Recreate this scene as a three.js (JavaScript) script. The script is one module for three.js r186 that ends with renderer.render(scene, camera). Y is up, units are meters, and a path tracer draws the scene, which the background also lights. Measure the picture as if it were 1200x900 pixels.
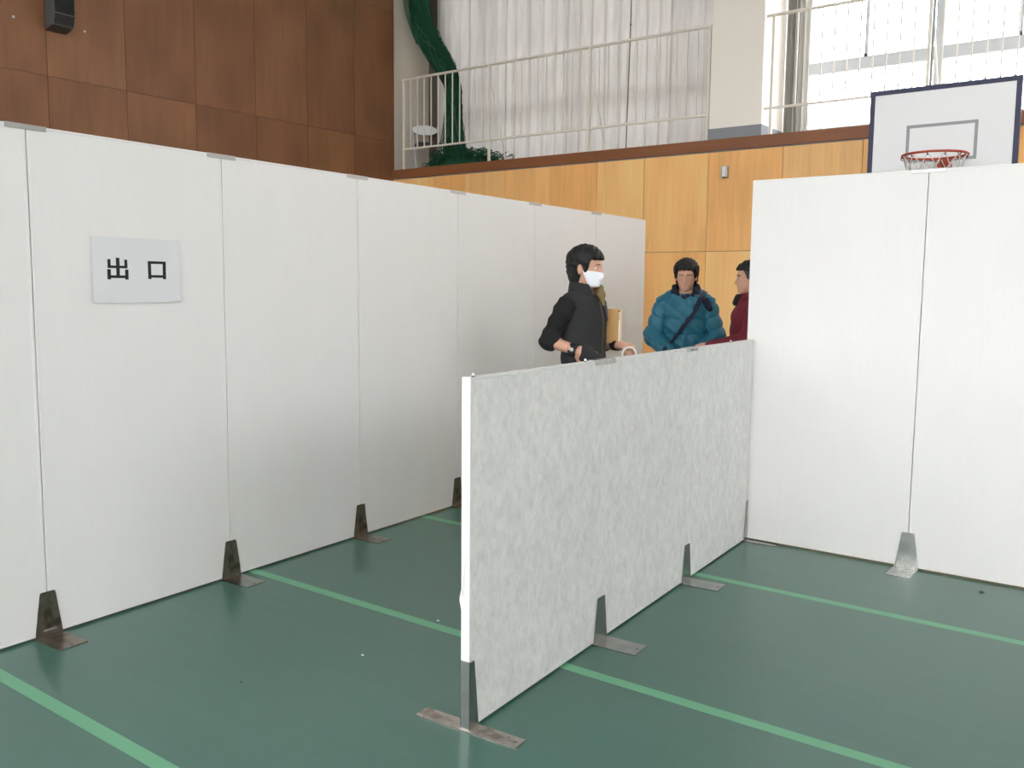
import * as THREE from 'three';
import { RoundedBoxGeometry } from 'three/addons/geometries/RoundedBoxGeometry.js';
import { mergeGeometries } from 'three/addons/utils/BufferGeometryUtils.js';
import { RectAreaLightUniformsLib } from 'three/addons/lights/RectAreaLightUniformsLib.js';

// ---------------------------------------------------------------- camera, sky, unseen lamps, exposure
const scene = new THREE.Scene();
const camera = new THREE.PerspectiveCamera(2 * Math.atan(450 / 1056.46) * 180 / Math.PI, 4 / 3, 0.05, 300);
camera.position.set(0, 1.4781, 0);
camera.rotation.set(-0.1069, 0.6377, 0.0096, 'YXZ');
scene.add(camera);
scene.background = new THREE.Color().setRGB(0.98, 1.0, 1.04);      // bright overcast sky
const SKY = 11.0;
scene.backgroundIntensity = SKY;
const UNSEEN_LAMP = 3.0;                                                    // radiance of the unseen ceiling lamps
const renderer = new THREE.WebGLRenderer({ antialias: true });
renderer.toneMapping = THREE.LinearToneMapping;
renderer.toneMappingExposure = 0.80;
renderer.shadowMap.enabled = true;
RectAreaLightUniformsLib.init();

// ---------------------------------------------------------------- helpers
let seed = 7;
const rnd = () => { seed = (seed * 1664525 + 1013904223) >>> 0; return seed / 4294967296; };
const R = (a, b) => a + (b - a) * rnd();
const clamp = (v, a, b) => Math.max(a, Math.min(b, v));
const mix = (a, b, t) => a + (b - a) * t;
const sstep = (a, b, x) => { const t = clamp((x - a) / (b - a), 0, 1); return t * t * (3 - 2 * t); };
const used = new Map();
function numbered(n) { const k = used.get(n) ?? 0; used.set(n, k + 1); return k ? `${n}_${String(k).padStart(3, '0')}` : n; }
function shade(o) { o.castShadow = true; o.receiveShadow = true; return o; }
function mesh(name, geo, mat, parent) { const m = shade(new THREE.Mesh(geo, mat)); m.name = parent && parent !== scene ? name : numbered(name); (parent ?? scene).add(m); return m; }
function tag(o, label, category, group, kind) { o.userData.label = label; if (category) o.userData.category = category; if (group) o.userData.group = group; if (kind) o.userData.kind = kind; return o; }
function thing(name, label, category, pos = [0, 0, 0], turn = 0, group) {
  const g = new THREE.Group(); g.name = numbered(name); g.position.set(...pos); g.rotation.y = turn; scene.add(g); return tag(g, label, category, group);
}
function structGroup(name, label) { const g = new THREE.Group(); g.name = numbered(name); scene.add(g); return tag(g, label, 'room', null, 'structure'); }
function uvm(geo, s = 1, ou = 0, ov = 0) {                            // uv in metres by dominant normal
  const g = geo, p = g.attributes.position, n = g.attributes.normal, uv = new Float32Array(p.count * 2);
  for (let i = 0; i < p.count; i++) {
    const ax = Math.abs(n.getX(i)), ay = Math.abs(n.getY(i)), az = Math.abs(n.getZ(i)), x = p.getX(i), y = p.getY(i), z = p.getZ(i);
    let u, v; if (ax >= ay && ax >= az) { u = z; v = y; } else if (ay >= az) { u = x; v = z; } else { u = x; v = y; }
    uv[2 * i] = u * s + ou; uv[2 * i + 1] = v * s + ov;
  }
  g.setAttribute('uv', new THREE.BufferAttribute(uv, 2)); return g;
}
const bx = (x0, x1, y0, y1, z0, z1) => uvm(new THREE.BoxGeometry(x1 - x0, y1 - y0, z1 - z0).translate((x0 + x1) / 2, (y0 + y1) / 2, (z0 + z1) / 2));
const rbx = (x0, x1, y0, y1, z0, z1, r = 0.003) => uvm(new RoundedBoxGeometry(x1 - x0, y1 - y0, z1 - z0, 1, r).translate((x0 + x1) / 2, (y0 + y1) / 2, (z0 + z1) / 2));
function merge(list) {
  const l = list.map((g) => { const q = g.index ? g.toNonIndexed() : g; for (const k of Object.keys(q.attributes)) if (!['position', 'normal', 'uv'].includes(k)) q.deleteAttribute(k); if (!q.attributes.uv) uvm(q); return q; });
  return mergeGeometries(l, false);
}
function rod(a, b, r, seg = 8) {
  const A = new THREE.Vector3(...a), B = new THREE.Vector3(...b), d = B.clone().sub(A), g = new THREE.CylinderGeometry(r, r, d.length(), seg);
  g.applyQuaternion(new THREE.Quaternion().setFromUnitVectors(new THREE.Vector3(0, 1, 0), d.normalize())); g.translate(...A.add(B).multiplyScalar(0.5).toArray()); return g;
}
function tube(pts, r, seg = 24, rad = 8) { return new THREE.TubeGeometry(new THREE.CatmullRomCurve3(pts.map((p) => new THREE.Vector3(...p))), seg, r, rad, false); }

// tileable value noise
function noiseGrid(n, s) { const a = new Float32Array(n * n); let q = s >>> 0; for (let i = 0; i < n * n; i++) { q = (q + 0x6D2B79F5) >>> 0; let t = Math.imul(q ^ (q >>> 15), q | 1); t ^= t + Math.imul(t ^ (t >>> 7), t | 61); a[i] = ((t ^ (t >>> 14)) >>> 0) / 4294967296; } return a; }
function vnoise(s) {
  const N = 256, g = noiseGrid(N, s);
  return (u, v, fx, fy) => {                                           // u, v in 0..1, whole numbers fx, fy
    const x = u * fx, y = v * fy, x0 = Math.floor(x), y0 = Math.floor(y); let a = x - x0, b = y - y0; a = a * a * (3 - 2 * a); b = b * b * (3 - 2 * b);
    const at = (i, j) => g[(((j % fy) + fy) % fy % N) * N + (((i % fx) + fx) % fx) % N];
    return mix(mix(at(x0, y0), at(x0 + 1, y0), a), mix(at(x0, y0 + 1), at(x0 + 1, y0 + 1), a), b);
  };
}
function dataTex(w, h, fn, srgb, metres = [1, 1]) {
  const d = new Uint8Array(w * h * 4);
  for (let j = 0; j < h; j++) for (let i = 0; i < w; i++) { const c = fn(i / w, j / h), k = (j * w + i) * 4; d[k] = clamp(c[0], 0, 255); d[k + 1] = clamp(c[1], 0, 255); d[k + 2] = clamp(c[2], 0, 255); d[k + 3] = 255; }
  const t = new THREE.DataTexture(d, w, h); t.wrapS = t.wrapT = THREE.RepeatWrapping; t.magFilter = THREE.LinearFilter; t.minFilter = THREE.LinearMipmapLinearFilter; t.generateMipmaps = true;
  if (srgb) t.colorSpace = THREE.SRGBColorSpace; t.repeat.set(1 / metres[0], 1 / metres[1]); t.needsUpdate = true; return t;
}
const std = (o) => new THREE.MeshStandardMaterial(o);
const phy = (o) => new THREE.MeshPhysicalMaterial(o);

// ---------------------------------------------------------------- materials
const n1 = vnoise(11), n2 = vnoise(23), n3 = vnoise(37), n4 = vnoise(51);
const M = {};
{
  const floorTex = dataTex(1024, 1024, (u, v) => {
    const big = n1(u, v, 5, 5) * 0.5 + n2(u, v, 13, 13) * 0.3 + n3(u, v, 40, 40) * 0.2, fine = n4(u, v, 250, 250) - 0.5, streak = n2(u, v, 6, 90) - 0.5;
    const k = 1 + (big - 0.5) * 0.07 + fine * 0.03 + streak * 0.03; return [62 * k, 103 * k, 91 * k];
  }, true, [4, 4]);
  M.floor = phy({ map: floorTex, roughness: 0.3, specularIntensity: 1, clearcoat: 0.15, clearcoatRoughness: 0.18 });
  M.line = std({ color: 0x66a680, roughness: 0.42 });
  const lightWood = (s, base) => dataTex(512, 512, (u, v) => {
    const a = n1(u + s, v, 24, 3) - 0.5, b = n2(u, v + s, 90, 5) - 0.5, c = n3(u + s, v + s, 6, 4) - 0.5, f = n4(u, v, 220, 14) - 0.5, k = 1 + a * 0.04 + b * 0.04 + c * 0.08 + f * 0.03;
    return [base[0] * k, base[1] * (k * 1.02 - 0.02), base[2] * (k * 1.06 - 0.06)];
  }, true, [1.66, 2.2]);
  M.lightWood = [std({ map: lightWood(0.13, [255, 197, 124]), roughness: 0.5 }), std({ map: lightWood(0.47, [255, 201, 130]), roughness: 0.5 }), std({ map: lightWood(0.81, [254, 191, 117]), roughness: 0.5 })];
  const darkWood = (s, base) => dataTex(512, 512, (u, v) => {
    const a = n1(u + s, v, 30, 4) - 0.5, b = n2(u, v + s, 120, 8) - 0.5, c = n3(u + s, v + s, 5, 4) - 0.5, k = 1 + a * 0.05 + b * 0.05 + c * 0.12;
    return [base[0] * k, base[1] * k, base[2] * k];
  }, true, [1.69, 1.78]);
  M.darkWood = [std({ map: darkWood(0.2, [137, 93, 61]), roughness: 0.55 }), std({ map: darkWood(0.6, [132, 88, 57]), roughness: 0.55 }), std({ map: darkWood(0.9, [129, 86, 56]), roughness: 0.55 })];
  M.fascia = std({ map: darkWood(0.35, [140, 87, 51]), roughness: 0.5 });
  M.groove = std({ color: 0x4a2c17, roughness: 0.9 });
  M.grooveLight = std({ color: 0x8a5a2a, roughness: 0.9 });
  const plain = dataTex(512, 512, (u, v) => { const k = 1 + (n1(u, v, 140, 12) - 0.5) * 0.005 + (n2(u, v, 9, 6) - 0.5) * 0.008; return [230 * k, 228 * k, 225 * k]; }, true, [1, 1.6]);
  M.panel = std({ map: plain, roughness: 0.55 });
  const mottled = dataTex(1024, 1024, (u, v) => {
    const a = n1(u, v, 44, 30) - 0.5, b = n2(u, v, 96, 62) - 0.5, c = n3(u, v, 200, 120) - 0.5, d = n4(u, v, 7, 5) - 0.5;
    let k = 1 + a * 0.055 + b * 0.06 + c * 0.035 + d * 0.02; if (b > 0.36 && c > 0) k -= 0.04; return [214 * k, 213 * k, 210 * k];
  }, true, [1.3, 1.3]);
  M.mottled = std({ map: mottled, roughness: 0.75, bumpMap: mottled, bumpScale: 0.0002 });
  M.trimWhite = std({ color: 0xf2f2f0, roughness: 0.45 });
  M.steelTex = dataTex(256, 256, (u, v) => { const k = 62 + (n1(u, v, 12, 12) - 0.5) * 14 + (n2(u, v, 60, 60) - 0.5) * 3; return [k, k, k]; }, false, [0.25, 0.25]);
  const steelCol = dataTex(256, 256, (u, v) => { const k = 1 + (n3(u, v, 8, 8) - 0.5) * 0.10 + (n4(u, v, 70, 70) - 0.5) * 0.06; return [166 * k, 167 * k, 163 * k]; }, true, [0.25, 0.25]);
  const rustCol = dataTex(256, 256, (u, v) => { const k = 1 + (n3(u, v, 8, 8) - 0.5) * 0.12 + (n4(u, v, 70, 70) - 0.5) * 0.08, r = sstep(0.5, 0.75, n2(u, v, 5, 5) * 0.6 + n1(u, v, 17, 17) * 0.4); return [mix(172, 142, r) * k, mix(165, 128, r) * k, mix(158, 116, r) * k]; }, true, [0.25, 0.25]);
  M.steel = std({ map: steelCol, roughness: 1, roughnessMap: M.steelTex, metalness: 1 });
  M.rusty = std({ map: rustCol, roughness: 1, roughnessMap: M.steelTex, metalness: 0.8 });
  M.darkSteel = std({ map: rustCol, color: 0xc8c2ba, roughness: 0.34, metalness: 0.85 });
  M.clip = std({ color: 0xb6b7b5, roughness: 0.4, metalness: 0.7 });
  M.cream = std({ color: 0xf7efe4, roughness: 0.8 });
  M.sideWall = std({ color: 0xd6ccbc, roughness: 0.85 });
  M.plaster = std({ color: 0xdfdad0, roughness: 0.85 });
  M.greyBase = std({ color: 0x8c8f93, roughness: 0.7 });
  M.rail = std({ color: 0xe6dfd0, roughness: 0.45 });
  M.alu = std({ color: 0xc9ccce, roughness: 0.45 });
  M.darkStrip = std({ color: 0x5f574d, roughness: 0.7 });
  M.glass = phy({ color: 0xffffff, transmission: 1, thickness: 0, roughness: 0.0, ior: 1.5 });
  const curtainTex = dataTex(256, 256, (u, v) => { const k = 1 + (n1(u, v, 200, 8) - 0.5) * 0.08 + (n3(u, v, 12, 5) - 0.5) * 0.06; return [208 * k, 203 * k, 197 * k]; }, true, [0.7, 1.5]);
  M.curtain = phy({ map: curtainTex, transmission: 0.095, thickness: 0, roughness: 1, side: THREE.DoubleSide });
  M.curtainGrey = phy({ color: 0xc4c0b8, transmission: 0.06, thickness: 0, roughness: 1, side: THREE.DoubleSide });
  M.net = std({ color: 0x094a30, roughness: 0.8 });
  M.netPale = std({ color: 0x3b7258, roughness: 0.8 });
  M.black = std({ color: 0x1a1a1b, roughness: 0.6 });
  M.grille = std({ color: 0x121213, roughness: 0.75 });
  M.greyPlastic = std({ color: 0x4c4e4e, roughness: 0.55 });
  M.board = std({ color: 0xeceded, roughness: 0.4 });
  M.navy = std({ color: 0x22264a, roughness: 0.45 });
  M.greyLine = std({ color: 0x9c9fa1, roughness: 0.6 });
  M.orange = std({ color: 0xb8492f, roughness: 0.45 });
  M.netWhite = std({ color: 0xd9d6cf, roughness: 0.85 });
  M.netRed = std({ color: 0x8e3a30, roughness: 0.85 });
  M.concrete = std({ color: 0x9a9a96, roughness: 0.95 });
  M.ceiling = std({ color: 0x9a958c, roughness: 0.9 });
  M.unseenLampBody = std({ color: 0xe4e4e4, roughness: 0.5 });
  M.unseenLampFace = std({ color: 0xffffff, emissive: 0xffffff, emissiveIntensity: UNSEEN_LAMP, roughness: 0.5 });
}

// ---------------------------------------------------------------- the room
const XL = -9.28, XR = 12, ZB = -9.6, ZW = -10.4, ZF = 5.2, HC = 8.0;
{
  const f = structGroup('floor', 'green vinyl gymnasium floor with pale green court lines');
  mesh('floor_slab', bx(XL - 0.2, XR + 0.2, -0.2, 0, ZW - 0.2, ZF + 0.2), M.floor, f);
  for (const z of [-1.4833, -2.8662, -4.2501, -5.634, -7.018, -8.402, 1.283])
    tag(mesh('painted_line', bx(XL + 0.02, XR - 0.02, 0, 0.0012, z - 0.026, z + 0.026), M.line, f), 'pale green line painted across the floor');
  const c = mesh('ceiling', bx(XL - 0.2, XR + 0.2, HC, HC + 0.2, ZW - 0.2, ZF + 0.2), M.ceiling); tag(c, 'unseen ceiling of the gymnasium, toned to limit bounced light', 'room', null, 'structure');  // ceiling is out of view, its tone chosen to limit bounced light
  const g = mesh('ground', bx(-120, 120, -0.5, -0.21, -120, 120), M.concrete); tag(g, 'grey paved ground outside the gymnasium', 'ground', null, 'structure');
}
// wall on the left: plaster with dark wood panels
{
  const w = structGroup('wall_left', 'end wall clad in dark brown wood panels');
  mesh('plaster', bx(XL - 0.2, XL - 0.02, 0, HC, ZW - 0.2, ZF + 0.2), M.sideWall, w);
  mesh('backing', bx(XL - 0.02, XL - 0.012, 0, HC, ZB, ZF), M.groove, w);
  const zs = [ZB, -8.853, -8.02, -7.209, -6.372, -5.522, -4.678]; for (let z = -3.834; z < ZF; z += 0.844) zs.push(z); zs.push(ZF);
  const ys = [0.1, 1.75, 3.535, 5.32, 7.1, HC];
  for (let i = 0; i + 1 < zs.length; i++) for (let j = 0; j + 1 < ys.length; j++) {
    if (zs[i + 1] - zs[i] < 0.02) continue;
    const g = bx(XL - 0.012, XL, ys[j] + 0.002, ys[j + 1] - 0.002, zs[i] + 0.003, zs[i + 1] - 0.003);
    mesh('wood_panel', uvm(g, 1, rnd(), rnd()), M.darkWood[(i * 7 + j * 5) % 3], w);
  }
  mesh('corner_strip', bx(XL - 0.019, XL + 0.004, 0, HC, ZB - 0.02, ZB + 0.002), M.fascia, w);
  mesh('skirting', bx(XL - 0.012, XL + 0.006, 0, 0.1, ZB, ZF), M.groove, w);
  for (const [y, z] of [[4.03, -4.37], [4.05, -5.075]]) mesh('wall_plug', new THREE.SphereGeometry(0.014, 8, 6).translate(XL + 0.004, y, z), M.trimWhite, w);
}
// wall at the back: light wood panels, brown fascia, balcony, pillars, clerestory
const pillars = [[-4.42, -3.81], [1.05, 1.66], [6.52, 7.13]];
{
  const w = structGroup('wall_back', 'back wall clad in light orange wood panels below the balcony');
  mesh('core', bx(XL, XR, 0, 3.0, ZB - 0.9, ZB - 0.02), M.plaster, w);
  mesh('backing', bx(XL, XR, 0, 3.0, ZB - 0.02, ZB - 0.012), M.grooveLight, w);
  const xs = [XL, -8.602, -8.491, -7.938, -7.258, -6.542, -5.851, -5.207, -4.397, -3.544, -2.72]; for (let x = -1.89; x < XR; x += 0.83) xs.push(x); xs.push(XR);
  const ys = [0.1, 1.903, 3.0];
  for (let i = 0; i + 1 < xs.length; i++) for (let j = 0; j < 2; j++) {
    const g = bx(xs[i] + 0.003, xs[i + 1] - 0.003, ys[j] + 0.003, ys[j + 1] - 0.003, ZB - 0.012, ZB);
    mesh('wood_panel', uvm(g, 1, rnd(), rnd()), M.lightWood[(i * 5 + j * 4) % 3], w);
  }
  mesh('skirting', bx(XL, XR, 0, 0.1, ZB - 0.012, ZB + 0.006), M.groove, w);
  const b = structGroup('balcony', 'narrow gallery floor above the wood panelled wall, with a brown edge board');
  mesh('balcony_slab', bx(XL - 0.02, XR, 3.0, 3.09, ZW - 0.2, ZB), M.greyBase, b);
  const fx = [XL, -5.85]; for (let x = -2.43; x < XR; x += 3.42) fx.push(x); fx.push(XR);
  for (let i = 0; i + 1 < fx.length; i++) { const g = rbx(fx[i] + 0.0015, fx[i + 1] - 0.0015, 3.01, 3.135, ZB - 0.02, ZB + 0.025); const q = g.attributes.uv; for (let k = 0; k < q.count; k++) { const u = q.getX(k); q.setXY(k, q.getY(k) * 2, u * 0.5); } mesh('fascia_board', g, M.fascia, b); }
  pillars.forEach(([a, c], i) => {
    const p = structGroup('trim_' + (i + 1), 'cream pillar with a grey foot standing between window bays');
    mesh('shaft', rbx(a, c, 3.09, HC, ZW - 0.2, ZB - 0.022, 0.008), M.cream, p);
    mesh('foot', rbx(a - 0.006, c + 0.006, 3.09, 3.26, ZW - 0.19, ZB - 0.014, 0.004), M.greyBase, p);
  });
}
function windowWall(name, label, z0, z1, bays, y0, y1, yb, yt, mat = M.plaster) {       // wall slab with one opening per bay
  const g = []; let x = XL - 0.02;
  for (const [a, b] of bays) { if (a > x + 0.001) g.push(bx(x, a, yb, yt, z0, z1)); if (y0 > yb + 0.001) g.push(bx(a, b, yb, y0, z0, z1)); g.push(bx(a, b, y1, yt, z0, z1)); x = b; }
  g.push(bx(x, XR, yb, yt, z0, z1)); return tag(mesh(name, merge(g), mat), label, 'room', null, 'structure');
}
let winNo = 0;
function windowUnit(a, b, y0, y1, z, detail, label) {
  const w = structGroup('window_' + (++winNo), label), F = 0.05, d = 0.05;
  const g = [bx(a, b, y0, y0 + F, z - d, z + d), bx(a, b, y1 - F, y1, z - d, z + d), bx(a, a + F, y0 + F, y1 - F, z - d, z + d), bx(b - F, b, y0 + F, y1 - F, z - d, z + d)];
  mesh('frame', merge(g), M.alu, w);
  const tr0 = 3.90, tr1 = 4.03, wide = [], thin = [];
  const has = detail && y1 > tr1;
  for (let x = -2.24; x < b - 0.2; x += 1.49) if (x > a + 0.2) wide.push(x); for (let x = -2.24 - 1.49; x > a + 0.2; x -= 1.49) if (x < b - 0.2) wide.push(x);
  for (let x = -2.985; x < b - 0.2; x += 1.49) if (x > a + 0.2) thin.push(x); for (let x = -2.985 - 1.49; x > a + 0.2; x -= 1.49) if (x < b - 0.2) thin.push(x);
  const rows = has ? [[y0 + F, tr0], [tr1, y1 - F]] : [[y0 + F, y1 - F]];
  for (const x of wide) for (const [p, q] of rows) mesh('mullion', bx(x - 0.045, x + 0.045, p, q, z - 0.035, z + 0.035), M.alu, w);
  if (has) {
    mesh('transom', bx(a + F, b - F, tr0, tr1, z - 0.03, z + 0.03), M.alu, w);
    for (const x of thin) { mesh('sash_bar', bx(x - 0.018, x + 0.018, tr1, y1 - F, z - 0.025, z + 0.025), M.alu, w); mesh('latch', new THREE.SphereGeometry(0.022, 8, 6).translate(x, tr1 + 0.01, z + 0.045), M.greyPlastic, w); }
  }
  const edges = [a + F, ...wide.sort((p, q) => p - q), b - F];
  for (let i = 0; i + 1 < edges.length; i++) for (const [p, q] of rows) mesh('pane', bx(edges[i] + (i ? 0.045 : 0), edges[i + 1] - (i + 2 < edges.length ? 0.045 : 0), p, q, z - 0.003, z + 0.003), M.glass, w);
  return w;
}
{
  const bays = [[-9.0, -4.5], [-3.80, 1.04], [1.67, 6.51], [7.14, XR - 0.3]];
  windowWall('wall_back_upper', 'pale wall around the high windows behind the balcony', ZW - 0.2, ZW, bays, 3.25, 6.6, 3.09, HC);
  bays.forEach(([a, b], i) => windowUnit(a, b, 3.25, 6.6, ZW - 0.1, true, i === 0 ? 'high window behind the closed white curtains' : 'high bright window with a ribbed crossbar behind the balcony'));
  { // unseen end wall on the right; its windows light the left and low panels
    const sb = [[-3.4, 0.8], [1.2, 4.8]], y0 = 3.25, y1 = 6.6, g = [bx(XR, XR + 0.2, 0, y0, ZW - 0.2, ZF + 0.2), bx(XR, XR + 0.2, y1, HC, ZW - 0.2, ZF + 0.2)]; let z = ZW - 0.2;
    for (const [a, c] of sb) { g.push(bx(XR, XR + 0.2, y0, y1, z, a)); z = c; } g.push(bx(XR, XR + 0.2, y0, y1, z, ZF + 0.2));
    tag(mesh('wall_right', merge(g), M.plaster), 'unseen far end wall of the gymnasium with high windows lighting the left and low panels', 'room', null, 'structure');
    for (const [a, c] of sb) {
      const w = structGroup('window_' + (++winNo), 'unseen high window in the far end wall, lighting the left and low panels'), X = XR + 0.1, F = 0.05, m = (a + c) / 2;
      mesh('frame', merge([bx(X - F, X + F, y0, y0 + F, a, c), bx(X - F, X + F, y1 - F, y1, a, c), bx(X - F, X + F, y0 + F, y1 - F, a, a + F), bx(X - F, X + F, y0 + F, y1 - F, c - F, c)]), M.alu, w);
      mesh('mullion', bx(X - 0.035, X + 0.035, y0 + F, y1 - F, m - 0.045, m + 0.045), M.alu, w);
      mesh('pane', bx(X - 0.003, X + 0.003, y0 + F, y1 - F, a + F, m - 0.045), M.glass, w); mesh('pane', bx(X - 0.003, X + 0.003, y0 + F, y1 - F, m + 0.045, c - F), M.glass, w);
    }
  }
  const fb = [[-8.6, -4.6], [-3.6, 0.4], [1.4, 5.4], [6.4, 10.4]];
  windowWall('wall_front_upper', 'unseen pale upper wall opposite the balcony, its high windows lighting the panels', ZF, ZF + 0.2, fb, 3.25, 6.6, 3.0, HC);
  windowWall('wall_front', 'unseen wood lower wall opposite the balcony, its low windows lighting the panels', ZF, ZF + 0.2, fb, 1.0, 2.3, 0, 3.0, M.lightWood[0]);  // front wall out of view, set close so its windows light the panels
  for (const [a, b] of fb) { windowUnit(a, b, 3.25, 6.6, ZF + 0.1, false, 'unseen high window opposite the balcony, lighting the panels'); windowUnit(a, b, 1.0, 2.3, ZF + 0.1, false, 'unseen low window behind the camera, lighting the panels'); }
}
// unseen ceiling lamps, out of view, placed to light the whole room
for (const z of [-5.5, 0.5]) for (const x of [-6, -1, 4, 9]) {
  const l = thing('unseen_ceiling_lamp', 'unseen long white lamp below the gymnasium ceiling, placed to light the room', 'lamp', [x, 7.6, z], 0, 'unseen lamps under the ceiling');
  mesh('housing', rbx(-0.62, 0.62, 0, 0.08, -0.17, 0.17, 0.01), M.unseenLampBody, l);
  mesh('diffuser', bx(-0.6, 0.6, -0.012, -0.001, -0.15, 0.15), M.unseenLampFace, l);
  for (const s of [-0.5, 0.5]) mesh('hanger', rod([s, 0.08, 0], [s, 0.4, 0], 0.006), M.greyPlastic, l);
  const a = new THREE.RectAreaLight(0xffffff, UNSEEN_LAMP * 6, 1.2, 0.3); a.position.set(0, -0.016, 0); a.rotation.x = -Math.PI / 2; l.add(a);
}

// ---------------------------------------------------------------- partitions
const PW = 0.9409, PH = 2.1, LH = 1.1887, TH = 0.032;
// a run of panels: local +x runs along the wall, local +z is the side that faces the camera; the front face is z = 0
function runFrame(p0, dir) { const d = new THREE.Vector3(...dir).normalize(), zAxis = new THREE.Vector3().crossVectors(d, new THREE.Vector3(0, 1, 0)); return { p0, d, zAxis, turn: Math.atan2(-d.z, d.x) }; }
const leftRun = runFrame([-3.7341, 0, -1.7857], [Math.sin(-0.0465), 0, -Math.cos(-0.0465)]);
const midRun = runFrame([-1.8152, 0, -2.2282], [Math.sin(-0.0621), 0, -Math.cos(-0.0621)]);
const rightRun = runFrame([-2.0363, 0, -5.0476], [1, 0, 0]);
const place = (run, s) => [run.p0[0] + run.d.x * s, 0, run.p0[2] + run.d.z * s];
function panel(run, k, h, mat, label, group, w = PW, name = 'partition_panel', edge = mat) {
  const g = thing(name, label, 'partition', place(run, k * PW), run.turn, group), y0 = 0.009;
  mesh('board', uvm(new RoundedBoxGeometry(w - 0.026, h - y0 - 0.02, TH - 0.004, 1, 0.002).translate(w / 2, (h + y0) / 2, -TH / 2), 1, rnd(), rnd()), mat, g);
  const gp = h > 1.5 ? 0.002 : 0.0006; for (const x of [0.0075 + gp / 2, w - 0.0075 - gp / 2]) mesh('edge_strip', rbx(x - 0.0075 + gp / 2, x + 0.0075 - gp / 2, y0, h, -TH, -0.001, 0.002), edge, g);
  mesh('top_rail', rbx(0.015, w - 0.015, h - 0.011, h, -TH, -0.001, 0.002), edge, g);
  mesh('bottom_rail', rbx(0.015, w - 0.015, y0, y0 + 0.011, -TH, -0.001, 0.002), edge, g);
  return g;
}
function taperPlate(wb, wt, h, t) {
  const s = new THREE.Shape(); const r = 0.008; s.moveTo(-wb / 2, 0); s.lineTo(wb / 2, 0); s.lineTo(wt / 2 + 0.001, h - r); s.quadraticCurveTo(wt / 2, h, wt / 2 - r, h); s.lineTo(-wt / 2 + r, h); s.quadraticCurveTo(-wt / 2, h, -wt / 2 - 0.001, h - r); s.closePath();
  return uvm(new THREE.ExtrudeGeometry(s, { depth: t, bevelEnabled: false, curveSegments: 4 }));
}
function basePlate(w, z0, z1, t) {                                     // flat plate with clipped corners, lying on the floor
  const s = new THREE.Shape(), c = 0.005; s.moveTo(-w / 2, z0 + c); s.lineTo(-w / 2 + c, z0); s.lineTo(w / 2 - c, z0); s.lineTo(w / 2, z0 + c); s.lineTo(w / 2, z1 - c); s.lineTo(w / 2 - c, z1); s.lineTo(-w / 2 + c, z1); s.lineTo(-w / 2, z1 - c); s.closePath();
  for (const z of [z0 + 0.02, z1 - 0.02]) { const h = new THREE.Path(); h.absarc(0, z, 0.005, 0, Math.PI * 2, true); s.holes.push(h); }
  return uvm(new THREE.ExtrudeGeometry(s, { depth: t, bevelEnabled: false, curveSegments: 5 }).rotateX(Math.PI / 2).translate(0, t, 0));
}
function stand(run, s, label, mats, end = 0, group = 'steel stands holding the partitions') {
  const g = thing('panel_stand', label, 'stand', place(run, s), run.turn, group), [mu, mb] = mats;
  if (!end) {
    tag(mesh('base_plate', basePlate(0.122, -TH - 0.19, 0.19, 0.004), mb, g), 'flat steel foot plate');
    mesh('upright_plate', taperPlate(0.118, 0.064, 0.19, 0.003).translate(0, 0.004, 0.0005), mu, g);
    mesh('upright_plate', taperPlate(0.118, 0.064, 0.19, 0.003).translate(0, 0.004, -TH - 0.0035), mu, g);
  } else {                                                            // channel around the end of a run; end = -1 at the start, +1 at the finish
    const e = end;
    tag(mesh('base_plate', basePlate(0.066, -TH - 0.19, 0.19, 0.004).translate(-e * 0.022, 0, 0), mb, g), 'flat steel foot plate');
    mesh('channel', bx(Math.min(e * 0.0005, e * 0.0035), Math.max(e * 0.0005, e * 0.0035), 0.004, 0.24, -TH - 0.0035, 0.0035), mu, g);
    for (const z of [0.0005, -TH - 0.0035]) {
      const sh = new THREE.Shape(), i = -e * 0.05, o = e * 0.0035, it = -e * 0.024;
      if (e < 0) { sh.moveTo(o, 0); sh.lineTo(i, 0); sh.lineTo(it, 0.236); sh.lineTo(o, 0.236); } else { sh.moveTo(i, 0); sh.lineTo(o, 0); sh.lineTo(o, 0.236); sh.lineTo(it, 0.236); }
      sh.closePath(); mesh('channel_side', uvm(new THREE.ExtrudeGeometry(sh, { depth: 0.003, bevelEnabled: false }).translate(0, 0.004, z)), mu, g);
    }
  }
  return g;
}
function clip(run, s, h, label, mat = M.clip, len = 0.166, group = 'metal clips over the panel joints') {
  const g = thing('joint_clip', label, 'clip', [place(run, s)[0], h, place(run, s)[2]], run.turn, group), L = len / 2;
  mesh('clip_top', rbx(-L, L, 0.0005, 0.0025, -TH - 0.0025, 0.0025, 0.0008), mat, g);
  mesh('clip_side', rbx(-L, L, -0.018, 0.0005, 0.0005, 0.0025, 0.0008), mat, g);
  mesh('clip_side', rbx(-L, L, -0.018, 0.0005, -TH - 0.0025, -TH - 0.0005, 0.0008), mat, g);
  return g;
}
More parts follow.
